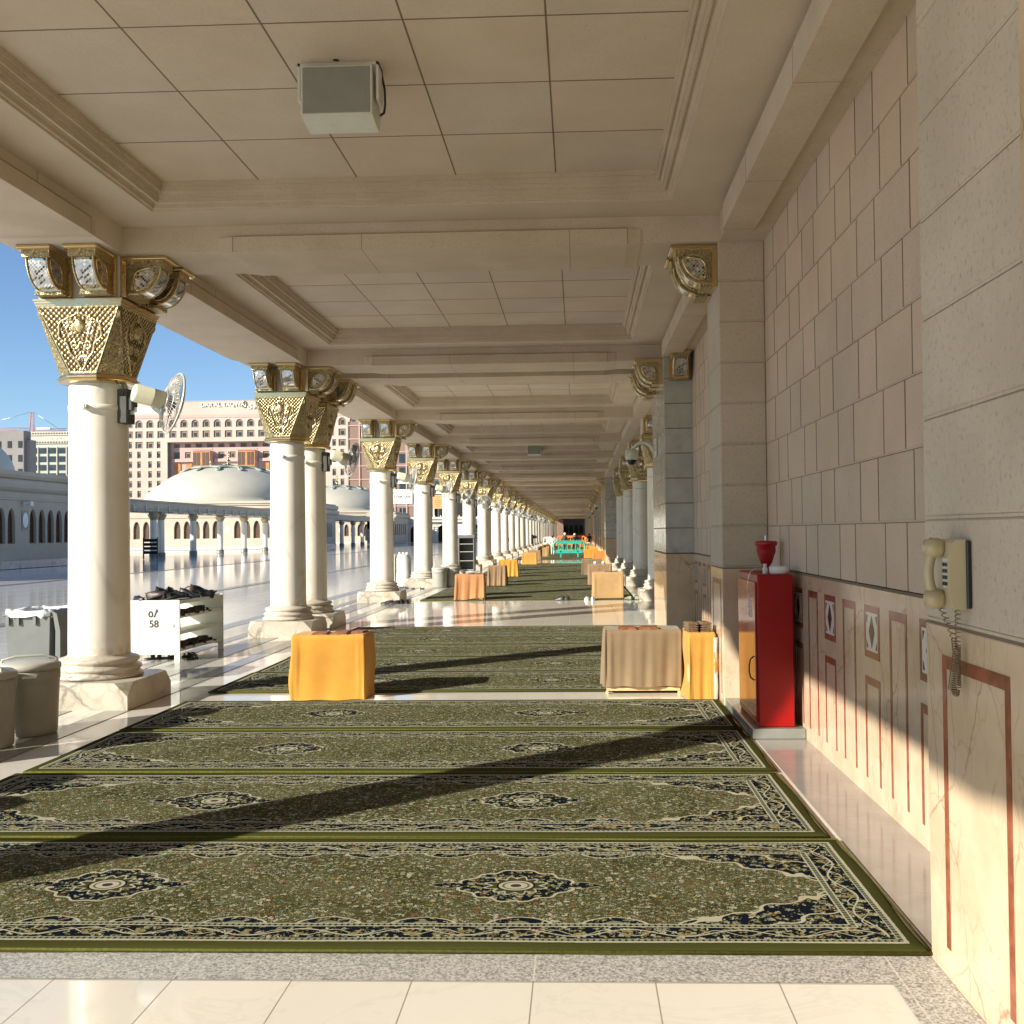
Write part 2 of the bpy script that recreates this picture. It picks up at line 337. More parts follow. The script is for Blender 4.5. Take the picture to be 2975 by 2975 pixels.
def text(name,body,size,loc,rot,mat,parent,ext=.002,align='CENTER',font=None,offset=0):
    cu=bpy.data.curves.new(name,'FONT'); cu.body=body; cu.size=size; cu.extrude=ext; cu.align_x=align; cu.align_y='CENTER'; cu.offset=offset
    if font: cu.font=font
    tmp=bpy.data.objects.new(name,cu); COL.objects.link(tmp); bpy.context.view_layer.update()
    me=bpy.data.meshes.new_from_object(tmp.evaluated_get(bpy.context.evaluated_depsgraph_get())); bpy.data.objects.remove(tmp)
    me.materials.clear(); me.materials.append(M[mat]); o=bpy.data.objects.new(name,me); COL.objects.link(o); o.parent=parent; o.location=loc; o.rotation_euler=rot
    return o
ORD=['first','second','third','fourth','fifth','sixth','seventh','eighth','ninth','tenth','eleventh','twelfth','thirteenth','fourteenth','fifteenth','sixteenth','seventeenth','eighteenth','nineteenth','twentieth']
# ------------------------------------------------------------------ layout (metres; X right, Y down the arcade, Z up)
CX=-4.50                 # left column line
LY=[3.16,9.33,15.5,16.8]; y=16.8
joint=0
while y<215:
    y+=6.17; joint+=1; LY.append(round(y,2))
    if joint%5==0: y+=1.3; LY.append(round(y,2))
LY=[-9.18,-3.01]+LY
YEND=225.0
H=1.55

# ------------------------------------------------------------------ ground and floors
g=B('courttile').add([(-400,-60,-.02),(120,-60,-.02),(120,900,-.02),(-400,900,-.02)],[(0,1,2,3)]).build('courtyard_ground'); tag(g,kind='structure')
fl=B('whitetile').box(-6.12,6.2,-14,YEND,-.016,0).build('portico_floor'); tag(fl,kind='structure')
def strip(name,mat,x0,x1,y0,y1,z=.004): 
    return tag(B(mat).add([(x0,y0,z),(x1,y0,z),(x1,y1,z),(x0,y1,z)],[(0,1,2,3)]).build(name),kind='structure')
strip('grey_floor_band','greyband',-4.22,-4.0,-14,YEND); strip('grey_floor_band','greyband',-4.92,-4.52,-14,YEND); strip('grey_floor_band','greyband',-5.28,-5.08,-14,YEND)
strip('granite_floor_band','granite',-6.12,-5.84,-14,YEND); strip('granite_floor_band','granite',-4.0,1.25,3.5,3.72); strip('granite_floor_band','granite',1.05,1.25,-3,3.4985)
strip('recess_floor','recessfloor',1.29,1.66,3.73,8.93); strip('recess_floor','recessfloor',1.29,1.66,9.72,14.65)
for xx in (-10.5,-19): strip('grey_court_band','greyband',xx,xx+.35,-20,YEND,-.011)

# ------------------------------------------------------------------ ceiling
CT=4.327; CP=4.53
roof=empty('portico_ceiling',(-1.5,9,4.3),0,'beige stone coffered ceiling of the long arcade with beams','ceiling')
roof.location=(0,0,0)
def add_sleeve(mb,along,c,half,z0,z1,a,b):
    """raised middle panel that wraps the bottom of a beam; tapers off at both ends"""
    t=.14; d=.032
    stations=[(a,0),(a+.03,.35*d),(a+.05,.35*d),(a+t*.6,.55*d),(a+t,d),(b-t,d),(b-t*.6,.55*d),(b-.05,.35*d),(b-.03,.35*d),(b,0)]
    prof=lambda e:[(-half-e,z1),(-half-e,z0-e*.45),(half+e,z0-e*.45),(half+e,z1)]
    vs=[];
    for s_,e in stations:
        for p in prof(e+.0006):
            vs.append((c+p[0],s_,p[1]) if along=='y' else (s_,c+p[0],p[1]))
    fs=[]
    for i in range(len(stations)-1):
        for k in range(3): fs.append((i*4+k,i*4+k+1,i*4+5+k,i*4+4+k))
        # ledge face closing the top of the panel
        fs.append((i*4,i*4+4,i*4+4+0,i*4) if 0 else (i*4+3,i*4,i*4+4,i*4+7))
    mb.add(vs,fs)
    pm=mb.mats[mb.cur]; mb.mat('jointsoft')  # thin dark strips along the panel's top edges and across its ends
    for sgn in (-1,1):
        q=c+sgn*(half+d*.55)
        (mb.box(min(q,q+sgn*.02),max(q,q+sgn*.02),a+t,b-t,z1-.001,z1+.006) if along=='y' else mb.box(a+t,b-t,min(q,q+sgn*.012),max(q,q+sgn*.012),z1-.001,z1+.006))
        for e_ in (a+t,b-t):
            q0,q1=c+sgn*(half+d*.3),c+sgn*(half+d+.0015)
            (mb.box(min(q0,q1),max(q0,q1),e_-.004,e_+.004,z0-d*.45,z1) if along=='y' else mb.box(e_-.004,e_+.004,min(q0,q1),max(q0,q1),z0-d*.45,z1))
    mb.mat(pm)
def cross_beam(c,half=.385):
    m=B('beamstone').box(-4.07,1.272,c-half,c+half,4.094,CT+.3)
    m.mat('beamstone'); add_sleeve(m,'x',c,half,4.094,4.215,-3.2,.60)
    m.mat('joint')
    for x in (-1.9,-.05): m.box(x-.002,x+.002,c-half-.0332,c+half+.0332,4.0785,4.2155)
    return m
def coffer(y0,y1):
    """ceiling margin with a moulded rise to the tiled panel, between two beams"""
    xo0,xo1=-3.62,.815; yo0,yo1=y0+.42,y1-.43
    margin=B('ceil')
    for a,b,c,d in ((-4.07,1.272,y0,yo0),(-4.07,1.272,yo1,y1),(-4.07,xo0,yo0,yo1),(xo1,1.272,yo0,yo1)):
        margin.box(a,b,c,d,CT,CT+.05)
    prof=[(.001,0),(.004,.016),(.022,.02),(.026,.052),(.044,.066),(.062,.070),(.062,.052),(.078,.052),(.078,.092),(.092,.092),(.096,.118),(.108,.136),(.122,.138),(.122,.122),(.134,.122),(.134,.165),(.15,.165),(.15,.24)]
    mo=B('beamstone'); vs=[]
    for d,z in prof:
        e=d
        vs+=[(xo0+e,yo0+e,CT+z),(xo1-e,yo0+e,CT+z),(xo1-e,yo1-e,CT+z),(xo0+e,yo1-e,CT+z)]
    fs=[(i*4+k,i*4+(k+1)%4,i*4+4+(k+1)%4,i*4+4+k) for i in range(len(prof)-1) for k in range(4)]
    mo.add(vs,fs)
    mo.mat('joint')
    pan=B('joint').box(xo0-.02,xo1+.02,yo0-.02,yo1+.02,CP+.012,CP+.06); pan.mat('ceil')
    px0,px1,py0,py1=xo0+.14,xo1-.14,yo0+.14,yo1-.14
    nx=5; ny=max(1,round((py1-py0)/.79)); tx=(px1-px0)/nx; ty=(py1-py0)/ny; j=.0075
    for i in range(nx):
        for k in range(ny): pan.mat(rnd.choice(['ceil','ceil','ceil_b','ceil_c'])).box(px0+i*tx,px0+(i+1)*tx,py0+k*ty,py0+(k+1)*ty,CP+rnd.uniform(0,.001),CP+.011)
    pan.mat('joint')
    for i in range(nx+1): pan.box(px0+i*tx-.0055,px0+i*tx+.0055,py0,py1,CP-.001,CP+.005)
    for k in range(ny+1): pan.box(px0,px1,py0+k*ty-.0045,py0+k*ty+.0045,CP-.0014,CP+.005)
    return margin,mo,pan
BO=-.04
first=None
near_bay=coffer(0,6.15-.77); far_bay=coffer(0,6.2-.77)
cb=cross_beam(0).build('cross_beam',roof,(0,LY[0]+BO,0))
for c in LY[1:]:
    o=cb.copy(); o.location=(0,c+BO,0); COL.objects.link(o); o.parent=roof
cache={}
for a,b in zip(LY[:-1],LY[1:]):
    gap=round(b-a,2)
    if gap<3:
        B('ceil').box(-4.07,1.272,a+BO+.385,b+BO-.385,CT,CT+.05).build('joint_ceiling_strip',roof); continue
    if gap not in cache:
        mg,mo,pn=coffer(0,gap-.77)
        cache[gap]=[mg.build('ceiling_margin',roof),mo.build('coffer_moulding',roof),pn.build('coffer_tiles',roof)]
        objs=cache[gap]
    else:
        objs=[o.copy() for o in cache[gap]]
        for o in objs: COL.objects.link(o); o.parent=roof
    for o in objs: o.location=(0,a+BO+.385,0)
# arcade beams along the left columns
ab=B('creamblock').box(-4.95,-4.07,-14,YEND,4.0935,4.9)
ab.mat('joint')
for yy in [c+d for c in LY for d in (1.9,4.3)]: ab.box(-4.953,-4.068,yy-.002,yy+.002,4.092,4.9)
ab.build('arcade_beam',roof)
proto={}
for a,b in zip(LY[:-1],LY[1:]):
    gap=round(b-a,2)
    if gap<3: continue
    if gap not in proto:
        m=B('beamstone'); add_sleeve(m,'y',-4.51,.44,4.0935,4.215,.95,gap-.95); proto[gap]=m.build('beam_panel',roof); o=proto[gap]
    else: o=proto[gap].copy(); COL.objects.link(o); o.parent=roof
    o.location=(0,a,0)
# beam over the right wall
rb=B('beamstone').box(1.272,1.70,-14,YEND,4.0945,4.9); rb.build('wall_beam',roof)
proto={}
for a,b in zip(LY[:-1],LY[1:]):
    gap=round(b-a,2)
    if gap<3: continue
    if gap not in proto:
        m=B('beamstone'); t=.16
        st=[(1.0,0),(1.03,.014),(1.06,.014),(1.10,.022),(1.16,.04),(gap-1.0,.04),(gap-.94,.022),(gap-.9,.014),(gap-.87,.014),(gap-.84,0)]
        vs=[];
        for s_,e in st: vs+=[(1.2715-e,s_,4.27),(1.2715-e,s_,4.094-e*.9),(1.50,s_,4.094-e*.9),(1.50,s_,4.094)]
        m.add(vs,[(i*4+k,i*4+k+1,i*4+5+k,i*4+4+k) for i in range(len(st)-1) for k in range(3)])
        m.mat('joint')
        for yy in (1.17,2.4,4.0,gap-1.01): m.box(1.2305,1.5012,yy-.002,yy+.002,4.0575,4.271)
        proto[gap]=m.build('wall_beam_panel',roof); o=proto[gap]
    else: o=proto[gap].copy(); COL.objects.link(o); o.parent=roof
    o.location=(0,a+.12,0)
B('creamblock').box(-4.97,6.5,-14,YEND+.4,4.91,5.15).build('roof_slab',roof)
B('ceil').box(1.70,6.4,16,47.3,4.1,4.3).build('porch_ceiling',roof)

# ------------------------------------------------------------------ right-hand wall
wall=empty('mosque_wall',(0,0,0),0,'tall stone block wall with marble dado and red inlay along the right','wall')
CH=.3612; Z0=1.22
def blocks(y0,y1,off=0):
    """real stone blocks with open joints on the recessed wall face x=1.66"""
    m=B('joint').box(1.688,1.70,y0,y1,Z0,4.09); m.mat('wallstone')
    for r in range(8):
        z0=Z0+r*CH; z1=z0+CH
        hj=.008
        base=5.17 if r%2==0 else 5.045
        # joints at base+k*.955 and +.6 (odd) / +.36 (even)
        js=[]
        for k in range(-14,60):
            js+= [base+k*.955,base+k*.955+(.6 if r%2 else .36)]
        js=[y0]+sorted(q+off for q in js if y0+.08<q+off<y1-.08)+[y1]
        for a,b in zip(js[:-1],js[1:]):
            m.mat(rnd.choice(['wallstone','wallstone_b','wallstone_c','wallstone_d'])); xo=rnd.uniform(0,.0012); m.box(1.66+xo,1.688,a+.004,b-.004,z0+.010,z1-(.004 if r<7 else 0),.002); m.mat('joint').box(1.6592,1.68,b-.0065,b+.0065,z0+.010,z1-.004); m.box(1.6602,1.68,a,b,z1-.0045,z1-.001)
    # pale chamfer ledge under each course
    m.mat('wallstone')
    for r in range(1,8): m.box(1.664,1.69,y0,y1,Z0+r*CH-.001,Z0+r*CH+.010)
    return m
def inlays(y0,y1):
    """red inlay frames on the recessed dado"""
    m=B('inlay'); X=1.6575
    def vs(a,b,c,d): m.box(X,X+.004,a,b,c,d)
    w=.030;
    k0=math.floor((y0-5.20)/.955)
    for k in range(k0,k0+12):
        a=5.20+k*.955; b=a+.287
        if a>y0+.03 and b<y1-.03:
            m.mat('inlay'); vs(a,a+w,.11,1.11); vs(b-w,b,.11,1.11); vs(a+w,b-w,1.06,1.11)
        a=5.67+k*.955; b=a+.29
        if a>y0+.03 and b<y1-.03:
            m.mat('inlay'); vs(a,a+w,.11,.70); vs(b-w,b,.11,.70); vs(a+w,b-w,.655,.70)
            vs(a,a+w,.81,1.11); vs(b-w,b,.81,1.11); vs(a+w,b-w,1.07,1.11); vs(a+w,b-w,.81,.85)
            m.mat('inlaywhite'); m.box(X+.001,X+.004,a+w,b-w,.85,1.07)
            m.mat('inlayblack'); c=(a+b)/2
            m.prism([(c,.868),(c+.052,.96),(c,1.052),(c-.052,.96)],'x',X-.0006,X+.003)
            for sy in (-1,1):
                for sz in (-1,1):
                    m.prism([(c+sy*.1,.96+sz*.095),(c+sy*.075,.96+sz*.095),(c+sy*.1,.96+sz*.05)],'x',X-.0006,X+.003)
    return m
def recess(y0,y1,name='wall_blocks'):
    blocks(y0,y1).build(name,wall)
    d=B('dado').box(1.66,1.70,y0,y1,0,Z0-.012); d.mat('joint').box(1.664,1.70,y0,y1,Z0-.012,Z0+.004); d.build('marble_dado',wall)
    inlays(y0,y1).build('dado_inlay',wall)
def pilaster(y0,y1,marble_=False,ztop=4.1,x1=1.6605):
    m=B('joint').box(1.268,x1,y0+.008,y1-.008,Z0,ztop); m.mat('pilstone' if not marble_ else 'pierm')
    for r in range(8):
        z0=Z0+r*CH
        m.box(1.26,x1,y0,y1,z0+.010,z0+CH-.002,.007 if not marble_ else .002)
        if not marble_: m.box(1.2635,x1,y0+.0035,y1-.0035,z0-.001,z0+.0095)
    m.build('pilaster',wall)
    d=B('dado').box(1.26,x1,y0,y1,0,Z0-.012,.003); d.mat('joint').box(1.264,x1,y0+.004,y1-.004,Z0-.012,Z0); d.build('marble_dado',wall)
    if y1-y0<1.2 and y0<60:
        c=(y0+y1)/2-.008; f=B('inlay'); X=1.2575; a,b=c-.275,c+.275
        f.box(X,X+.004,a,a+.036,.1,1.11); f.box(X,X+.004,b-.036,b,.1,1.11); f.box(X,X+.004,a+.036,b-.036,1.065,1.11); f.build('dado_inlay',wall)
pilaster(2.87,3.73); recess(3.73,8.93); pilaster(8.93,9.72); recess(9.72,14.65)
B('dado').box(1.255,1.7,-14,2.87,0,4.09).build('wall_behind_camera',wall)
pilaster(14.65,17.0,True,x1=2.2)
# porch wall seen behind the right columns
B('pierm').box(5.6,6.0,16.8,47.3,0,4.1).build('porch_back_wall',wall)
B('pierm').box(2.2,5.6,16.45,16.85,0,4.1).build('porch_side_wall',wall)
pilaster(47.1,49.3,True,x1=5.6)
# far wall : blocks proto for a 6.2 m bay
ya=49.3; far_lines=[c for c in LY if c>50]
prev=ya; pb=None
for c in far_lines+[YEND]:
    y0,y1=prev,c-.41
    if y1-y0>1:
        L=y1-y0; key=round(L,1)
        if pb is None or pb[0]!=key:
            m=B('wallstone').box(1.66,1.70,0,L,Z0,4.1); m.mat('joint')
            for r in range(1,8): m.box(1.657,1.66,0,L,Z0+r*CH-.006,Z0+r*CH+.006)
            q=0.3
            while q<L: m.box(1.6575,1.66,q-.006,q+.006,Z0,4.1); q+=.955
            d=B('dado').box(1.66,1.70,0,L,0,Z0-.01); d.mat('inlay'); q=.35
            while q<L-.3:
                d.box(1.657,1.66,q,q+.03,.11,1.11); d.box(1.657,1.66,q+.26,q+.29,.11,1.11); d.box(1.657,1.66,q,q+.29,1.07,1.11); q+=.48
            pb=(key,m.build('wall_blocks',wall),d.build('marble_dado',wall)); a,b=pb[1],pb[2]
        else:
            a=pb[1].copy(); b=pb[2].copy(); COL.objects.link(a); COL.objects.link(b); a.parent=wall; b.parent=wall
        a.location.y=y0; b.location.y=y0
    if c<YEND:
        if c+.41-(c-.41)>0:
            if 'pp' not in globals():
                m=B('pilstone').box(1.26,1.6605,-.41,.41,Z0,4.1); m.mat('joint')
                for r in range(1,8): m.box(1.2585,1.66,-.4115,.4115,Z0+r*CH-.005,Z0+r*CH+.005)
                m.mat('dado').box(1.26,1.6605,-.41,.41,0,Z0-.002)
                pp=m.build('pilaster',wall)
                p_=pp
            else: p_=pp.copy(); COL.objects.link(p_); p_.parent=wall
            p_.location.y=c
        prev=c+.41

# walls with arched openings -------------------------------------------------
def arch_pts(hw,spring,apex,n=6,pointed=True):
    pts=[]
    for i in range(n+1):
        t=i/n
        if pointed: x=-hw*(1-t**1.7)**.9 if 1 else 0; z=spring+(apex-spring)*math.sin(t*PI/2*.92)/math.sin(PI/2*.92)
        else: x=-hw*math.cos(t*PI/2); z=spring+(apex-spring)*math.sin(t*PI/2)
        pts.append((x,z))
    pts[-1]=(0,apex)
    return pts+[(-x,z) for x,z in pts[:-1]][::-1]
def arch_wall(mb,wins,a0,a1,z0,z1,place,depth=.25,pointed=True):
    """wins: (centre, halfwidth, sill, spring, apex). place(u,z,d) -> xyz with d into the wall"""
    def quad(p): mb.add([place(*q) for q in p],[tuple(range(len(p)))])
    cur=a0
    for c,hw,sill,spr,ap in sorted(wins):
        quad([(cur,z0,0),(c-hw,z0,0),(c-hw,z1,0),(cur,z1,0)])
        quad([(c-hw,z0,0),(c+hw,z0,0),(c+hw,sill,0),(c-hw,sill,0)])
        A=arch_pts(hw,spr,ap,5,pointed) if ap>spr else [(-hw,spr),(hw,spr)]
        A=[(c+x,z) for x,z in A]
        for (x0,za),(x1,zb) in zip(A[:-1],A[1:]): quad([(x0,za,0),(x1,zb,0),(x1,z1,0),(x0,z1,0)])
        loop=[(c-hw,sill)]+A+[(c+hw,sill)]
        for (x0,za),(x1,zb) in zip(loop,loop[1:]+loop[:1]): quad([(x0,za,0),(x1,zb,0),(x1,zb,depth),(x0,za,depth)])
        cur=c+hw
    quad([(cur,z0,0),(a1,z0,0),(a1,z1,0),(cur,z1,0)])
def window_mesh(hw,sill,spr,ap,place,depth=.2,frame=.06,pointed=True,lattice=True,panel='winbrown',fr='winframe'):
    m=B(panel); A=arch_pts(hw,spr,ap,5,pointed) if ap>spr else [(-hw,spr),(hw,spr)]
    loop=[(-hw,sill)]+A+[(hw,sill)]
    m.add([place(x,z,depth) for x,z in loop],[tuple(range(len(loop)))])
    m.mat(fr)
    cz=(sill+ap)/2
    inn=[(x*(1-frame/hw),cz+(z-cz)*(1-frame/(ap-sill)*2)) for x,z in loop]
    for i in range(len(loop)):
        j=(i+1)%len(loop)
        m.add([place(loop[i][0],loop[i][1],depth-.05),place(loop[j][0],loop[j][1],depth-.05),place(inn[j][0],inn[j][1],depth-.05),place(inn[i][0],inn[i][1],depth-.05),
               place(inn[i][0],inn[i][1],depth),place(inn[j][0],inn[j][1],depth)],[(0,1,2,3),(3,2,5,4)])
    if lattice:
        n=3
        for k in range(1,n):
            x=-hw+2*hw*k/n; m.add([place(x-.015,sill,depth-.02),place(x+.015,sill,depth-.02),place(x+.015,spr,depth-.02),place(x-.015,spr,depth-.02)],[(0,1,2,3)])
        for k in range(1,5):
            z=sill+(spr-sill)*k/4; m.add([place(-hw,z-.015,depth-.022),place(hw,z-.015,depth-.022),place(hw,z+.015,depth-.022),place(-hw,z+.015,depth-.022)],[(0,1,2,3)])
    return m
# end wall
ew=empty('end_wall_building',(0,YEND,0),0,'brown stone end wall closing the arcade, five arched windows','building')
m=B('facade'); wins=[(-2.75+i*1.12,.42,1.05,2.3,3.1) for i in range(5)]
arch_wall(m,wins,-4.2,6.2,0,4.2,lambda u,z,d:(u,d,z)); m.build('wall',ew)
for c,hw,s_,sp,ap in wins: window_mesh(hw,s_,sp,ap,lambda u,z,d,c=c:(c+u,d,z),panel='hotelwin',fr='winframe').build('window',ew)
# ------------------------------------------------------------------ column
def face_relief(half0,off0,half1,off1,z0,z1,nu,nv,kind):
    """relief panel on a tapering capital face looking towards -Y. returns verts/faces"""
    vs=[]; hs=[]
    nrm=Vector((0,-(z1-z0),-(off1-off0))).normalized()
    for j in range(nv+1):
        v=j/nv; hw=half0+(half1-half0)*v; off=off0+(off1-off0)*v; z=z0+(z1-z0)*v
        for i in range(nu+1):
            u=-1+2*i/nu; x=u*hw
            h=0
            edge=min(hw-abs(x), (z-z0), (z1-z))
            if edge<.012: h=.010
            elif kind=='main':
                a=(x+z)*2*PI/.050; b=(x-z)*2*PI/.050
                dia=abs(math.cos(a/2)*math.cos(b/2))
                h=.013*dia**.8
                # shield outline : wide at upper third, point at bottom
                t=v; sw=.0
                if .04<t<.88:
                    sw=.215*min(1,max(0,(t-.04)/.62))**.95
                    if t>.66: sw=.215-.19*((t-.66)/.22)**1.6
                    sw*= (1+.10*math.sin(t*26))
                dd=sw-abs(x)
                if dd>-.012:
                    h=.016 if abs(dd)<.009 else .004
                    if dd>.009:
                        X=abs(x)
                        for cx_,cz_,r_ in ((.085,.66,.055),(.06,.42,.045),(.115,.80,.04),(.03,.22,.03)):
                            ddx=X-cx_; ddz=(t-cz_)*(z1-z0); rr=math.hypot(ddx,ddz)
                            if rr<r_: h+=.008*(.5+.5*math.cos(rr/r_*9+math.atan2(ddz,ddx)))
                        h+=.004*math.sin(X*150+t*30)*math.sin(t*60)
                        rr=math.hypot(x/.052,(t-.70)*(z1-z0)/.062)
                        if rr<1: h=.012+.024*math.sqrt(1-rr*rr)
            else:
                h=.005+.007*math.sin(abs(x)*160+math.sin(v*30)*1.5)*math.sin(v*52)
                if hw-abs(x)<.02: h=.014
            p=Vector((x,-off,z))+nrm*h
            vs.append(p[:]); hs.append(h)
    fs=[(j*(nu+1)+i,j*(nu+1)+i+1,(j+1)*(nu+1)+i+1,(j+1)*(nu+1)+i) for j in range(nv) for i in range(nu)]
    hi=[f for f in fs if sum(hs[i] for i in f)/4>.0052]; lo=[f for f in fs if not sum(hs[i] for i in f)/4>.0052]  # low faces are split off to carry the painted shade colour
    return vs,hi,lo
def capital():
    m=B('gold'); z0,z1=3.05,3.64
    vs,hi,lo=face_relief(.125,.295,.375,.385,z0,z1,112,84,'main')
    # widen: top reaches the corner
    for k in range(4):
        R4=Matrix.Rotation(k*PI/2,4,'Z'); m.mat('gold').add([(R4@Vector(v))[:] for v in vs],hi,True); m.mat('goldshade').add([(R4@Vector(v))[:] for v in vs],lo,True)
    m.mat('goldengrave')
    # corner panels (triangles from the bottom edge up to the corner)
    n=30
    for k in range(4):
        R4=Matrix.Rotation(k*PI/2,4,'Z'); vv=[]
        for j in range(n+1):
            t=j/n; a=Vector((.125,-.295,z0)).lerp(Vector((.375,-.385,z1)),t); b=Vector((.295,-.125,z0)).lerp(Vector((.385,-.375,z1)),t)
            for i in range(11):
                p=a.lerp(b,i/10); s_=math.sin(PI*i/10); q=Vector((1,-1,-.25)).normalized()
                h=.004+.008*math.sin(abs(i-5)*1.3+math.sin(t*26)*1.4)*math.sin(t*44) if 1<i<9 else .012
                if .80<t<.93: h=.022*s_+.006
                vv.append((R4@(p+q*h*(1 if t<.97 else .3)))[:])
        m.add(vv,[(j*11+i,j*11+i+1,(j+1)*11+i+1,(j+1)*11+i) for j in range(n) for i in range(10)],True)
    # collar (octagon) and abacus (square)
    m.mat('goldbright')
    def octa(prof):
        vs=[];
        for r,z in prof:
            c=r*.41
            for p in ((c,-r),(r,-c),(r,c),(c,r),(-c,r),(-r,c),(-r,-c),(-c,-r)): vs.append((p[0],p[1],z))
        k=len(prof); m.add(vs,[(i*8+j,i*8+(j+1)%8,(i+1)*8+(j+1)%8,(i+1)*8+j) for i in range(k-1) for j in range(8)]+[tuple(range(8)),tuple((k-1)*8+j for j in range(8))])
    octa([(.262,2.965),(.315,2.975),(.325,2.99),(.318,3.0),(.335,3.006),(.335,3.016),(.318,3.022),(.312,3.035),(.305,3.042),(.305,3.056)])
    for h_,a,b in ((.388,3.632,3.644),(.396,3.644,3.656),(.390,3.656,3.664),(.402,3.664,3.686),(.410,3.686,3.702)): m.box(-h_,h_,-h_,h_,a,b)
    return m
def bracket():
    """console: attaches at y=0, projects to -Y, top at z=0"""
    gb=B('goldbright')
    gb.box(-.150,.150,-.41,0,-.026,0,.003); gb.box(-.142,.142,-.395,0,-.040,-.026)
    for sx in (-1,1): gb.box(min(sx*.128,sx*.150),max(sx*.128,sx*.150),-.045,0,-.375,-.040,.003)
    gb.box(-.128,.128,-.03,0,-.375,-.040)
    gb.mat('goldengrave').box(-.124,.124,-.365,-.03,-.098,-.040)
    n=14; arc=[]
    for i in range(n+1):
        t=i/n; a=t*PI/2
        arc.append((-.10-.235*math.cos(a)**.85, -.098-.235*math.sin(a)**1.1))
    poly=[(-.03,-.098)]+arc+[(-.03,-.333)]
    gb.mat('goldengrave').prism(poly,'x',-.098,.098)
    gb.mat('goldbright').box(-.118,.118,-.150,-.03,-.350,-.333); gb.mat('goldengrave').box(-.128,.128,-.142,-.03,-.375,-.350)
    gb.mat('gold')
    for sx in (-1,1):
        for k in range(len(arc)-1):
            for q in (0,.5):
                y_=arc[k][0]+(arc[k+1][0]-arc[k][0])*q; z_=arc[k][1]+(arc[k+1][1]-arc[k][1])*q
                gb.lathe([(.003,-.010),(.009,-.006),(.011,0),(.009,.006),(.003,.010)],sx*.092,y_-.006,z_,6)
        lens=[(sx*.100,p[0]*.84-.020,p[1]*.88-.010) for p in arc]
        mid=[(sx*.100,-.262+.155*(i/n)+.070*math.sin(i/n*PI),-.098-.195*(i/n)+.050*math.sin(i/n*PI)) for i in range(n+1)]
        gb.mat('goldbright'); gb.tube(lens,.007,5); gb.tube(mid,.007,5); gb.mat('gold')
    mr=B('mirror')
    vs=[]
    for p in arc: vs+=[(-.078,p[0]-.004,p[1]-.003),(.078,p[0]-.004,p[1]-.003)]
    mr.add(vs,[(2*i,2*i+1,2*i+3,2*i+2) for i in range(n)])
    for sx in (-1,1):
        vs=[]
        for i in range(n+1):
            p=arc[i]; vs+=[(sx*.1005,p[0]*.84-.020,p[1]*.88-.010),(sx*.1005,-.262+.155*(i/n)+.070*math.sin(i/n*PI),-.098-.195*(i/n)+.050*math.sin(i/n*PI))]
        mr.add(vs,[(2*i,2*i+1,2*i+3,2*i+2) for i in range(n)])
    return gb,mr
gbm,mrm=bracket()
_gb=gbm.build('bracket'); _mr=mrm.build('mirror_panel',_gb)
BR_MESH=_gb.data; MR_MESH=_mr.data
def put_bracket(parent,loc,rz):
    b=bpy.data.objects.new('bracket',BR_MESH); COL.objects.link(b); b.parent=parent; b.location=loc; b.rotation_euler.z=rz
    q=bpy.data.objects.new('mirror_panel',MR_MESH); COL.objects.link(q); q.parent=b
    return b
bpy.data.objects.remove(_mr); bpy.data.objects.remove(_gb)
def base_mesh():
    return B('plinthm').lathe([(.36,.245),(.385,.252),(.39,.27),(.365,.285),(.355,.30),(.36,.315),(.375,.325),(.37,.345),(.335,.365),(.33,.375),(.345,.385),(.355,.405),(.345,.425),(.31,.435),(.285,.445),(.272,.46)],seg=40)
def plinth_mesh(a=.48,h=.245):
    m=B('plinthm'); b=bmesh.new(); bmesh.ops.create_cube(b,size=1)
    for q in b.verts: q.co=Vector((q.co.x*2*a,q.co.y*2*a,(q.co.z+.5)*h))
    top=[e for e in b.edges if abs(e.verts[0].co.z-e.verts[1].co.z)>.1]
    # chamfer the upper corners: bevel corner vertices on top
    tv=[v for v in b.verts if v.co.z>h*.9]
    bmesh.ops.bevel(b,geom=tv,offset=.12,segments=1,affect='VERTICES')
    m.bm(b); return m
def shaft_mesh(): return B('colwhite').lathe([(.272,.458),(.272,.55),(.268,1.2),(.264,2.0),(.258,2.972)],seg=48)
def band_mesh():
    m=B('colwhite').lathe([(.260,2.715),(.2665,2.716),(.2665,2.768),(.260,2.769)],seg=40)
    m.mat('whiteplastic').box(-.02,.02,-.32,-.262,2.72,2.765,.003); m.mat('steel').box(-.012,.03,-.315,-.30,2.728,2.757); return m
colp=empty('marble_column',(0,0,0))
plinth_mesh().build('plinth',colp); base_mesh().build('base_moulding',colp); shaft_mesh().build('shaft',colp)
band_mesh().build('clamp_band',colp)
capital().build('capital',colp)
B('creamblock').box(-.375,.375,-.375,.375,3.709,4.0925,.004).mat('blackp').box(-.385,.385,-.385,.385,3.702,3.709).build('impost_block',colp)
for k,rz in ((0,0),(1,PI/2),(2,PI)):
    for s_ in (-.205,.205):
        Rm=Matrix.Rotation(rz,3,'Z'); p=Rm@Vector((s_,-.376,0)); put_bracket(colp,(p.x,p.y,4.0915),rz)
def place_col(x,y,label,group,first=False):
    o=colp if first else copy_tree(colp)
    o.location=(x,y,0); tag(o,label,'column',group); return o
GL='columns of the left row'; GR='columns of the porch on the right'
lcols=[c for c in LY if c>0]
names={9.33:'nearest fully visible white column with gold capital beside the shoe rack',15.5:'front column of the near pair behind the shoe rack, gold capital',16.8:'rear column of the near pair, half hidden behind its twin',
 22.97:'white gold-capped column with black shoes at its plinth',29.14:'white gold-capped column with a tall white water cooler behind it'}
farL=[]
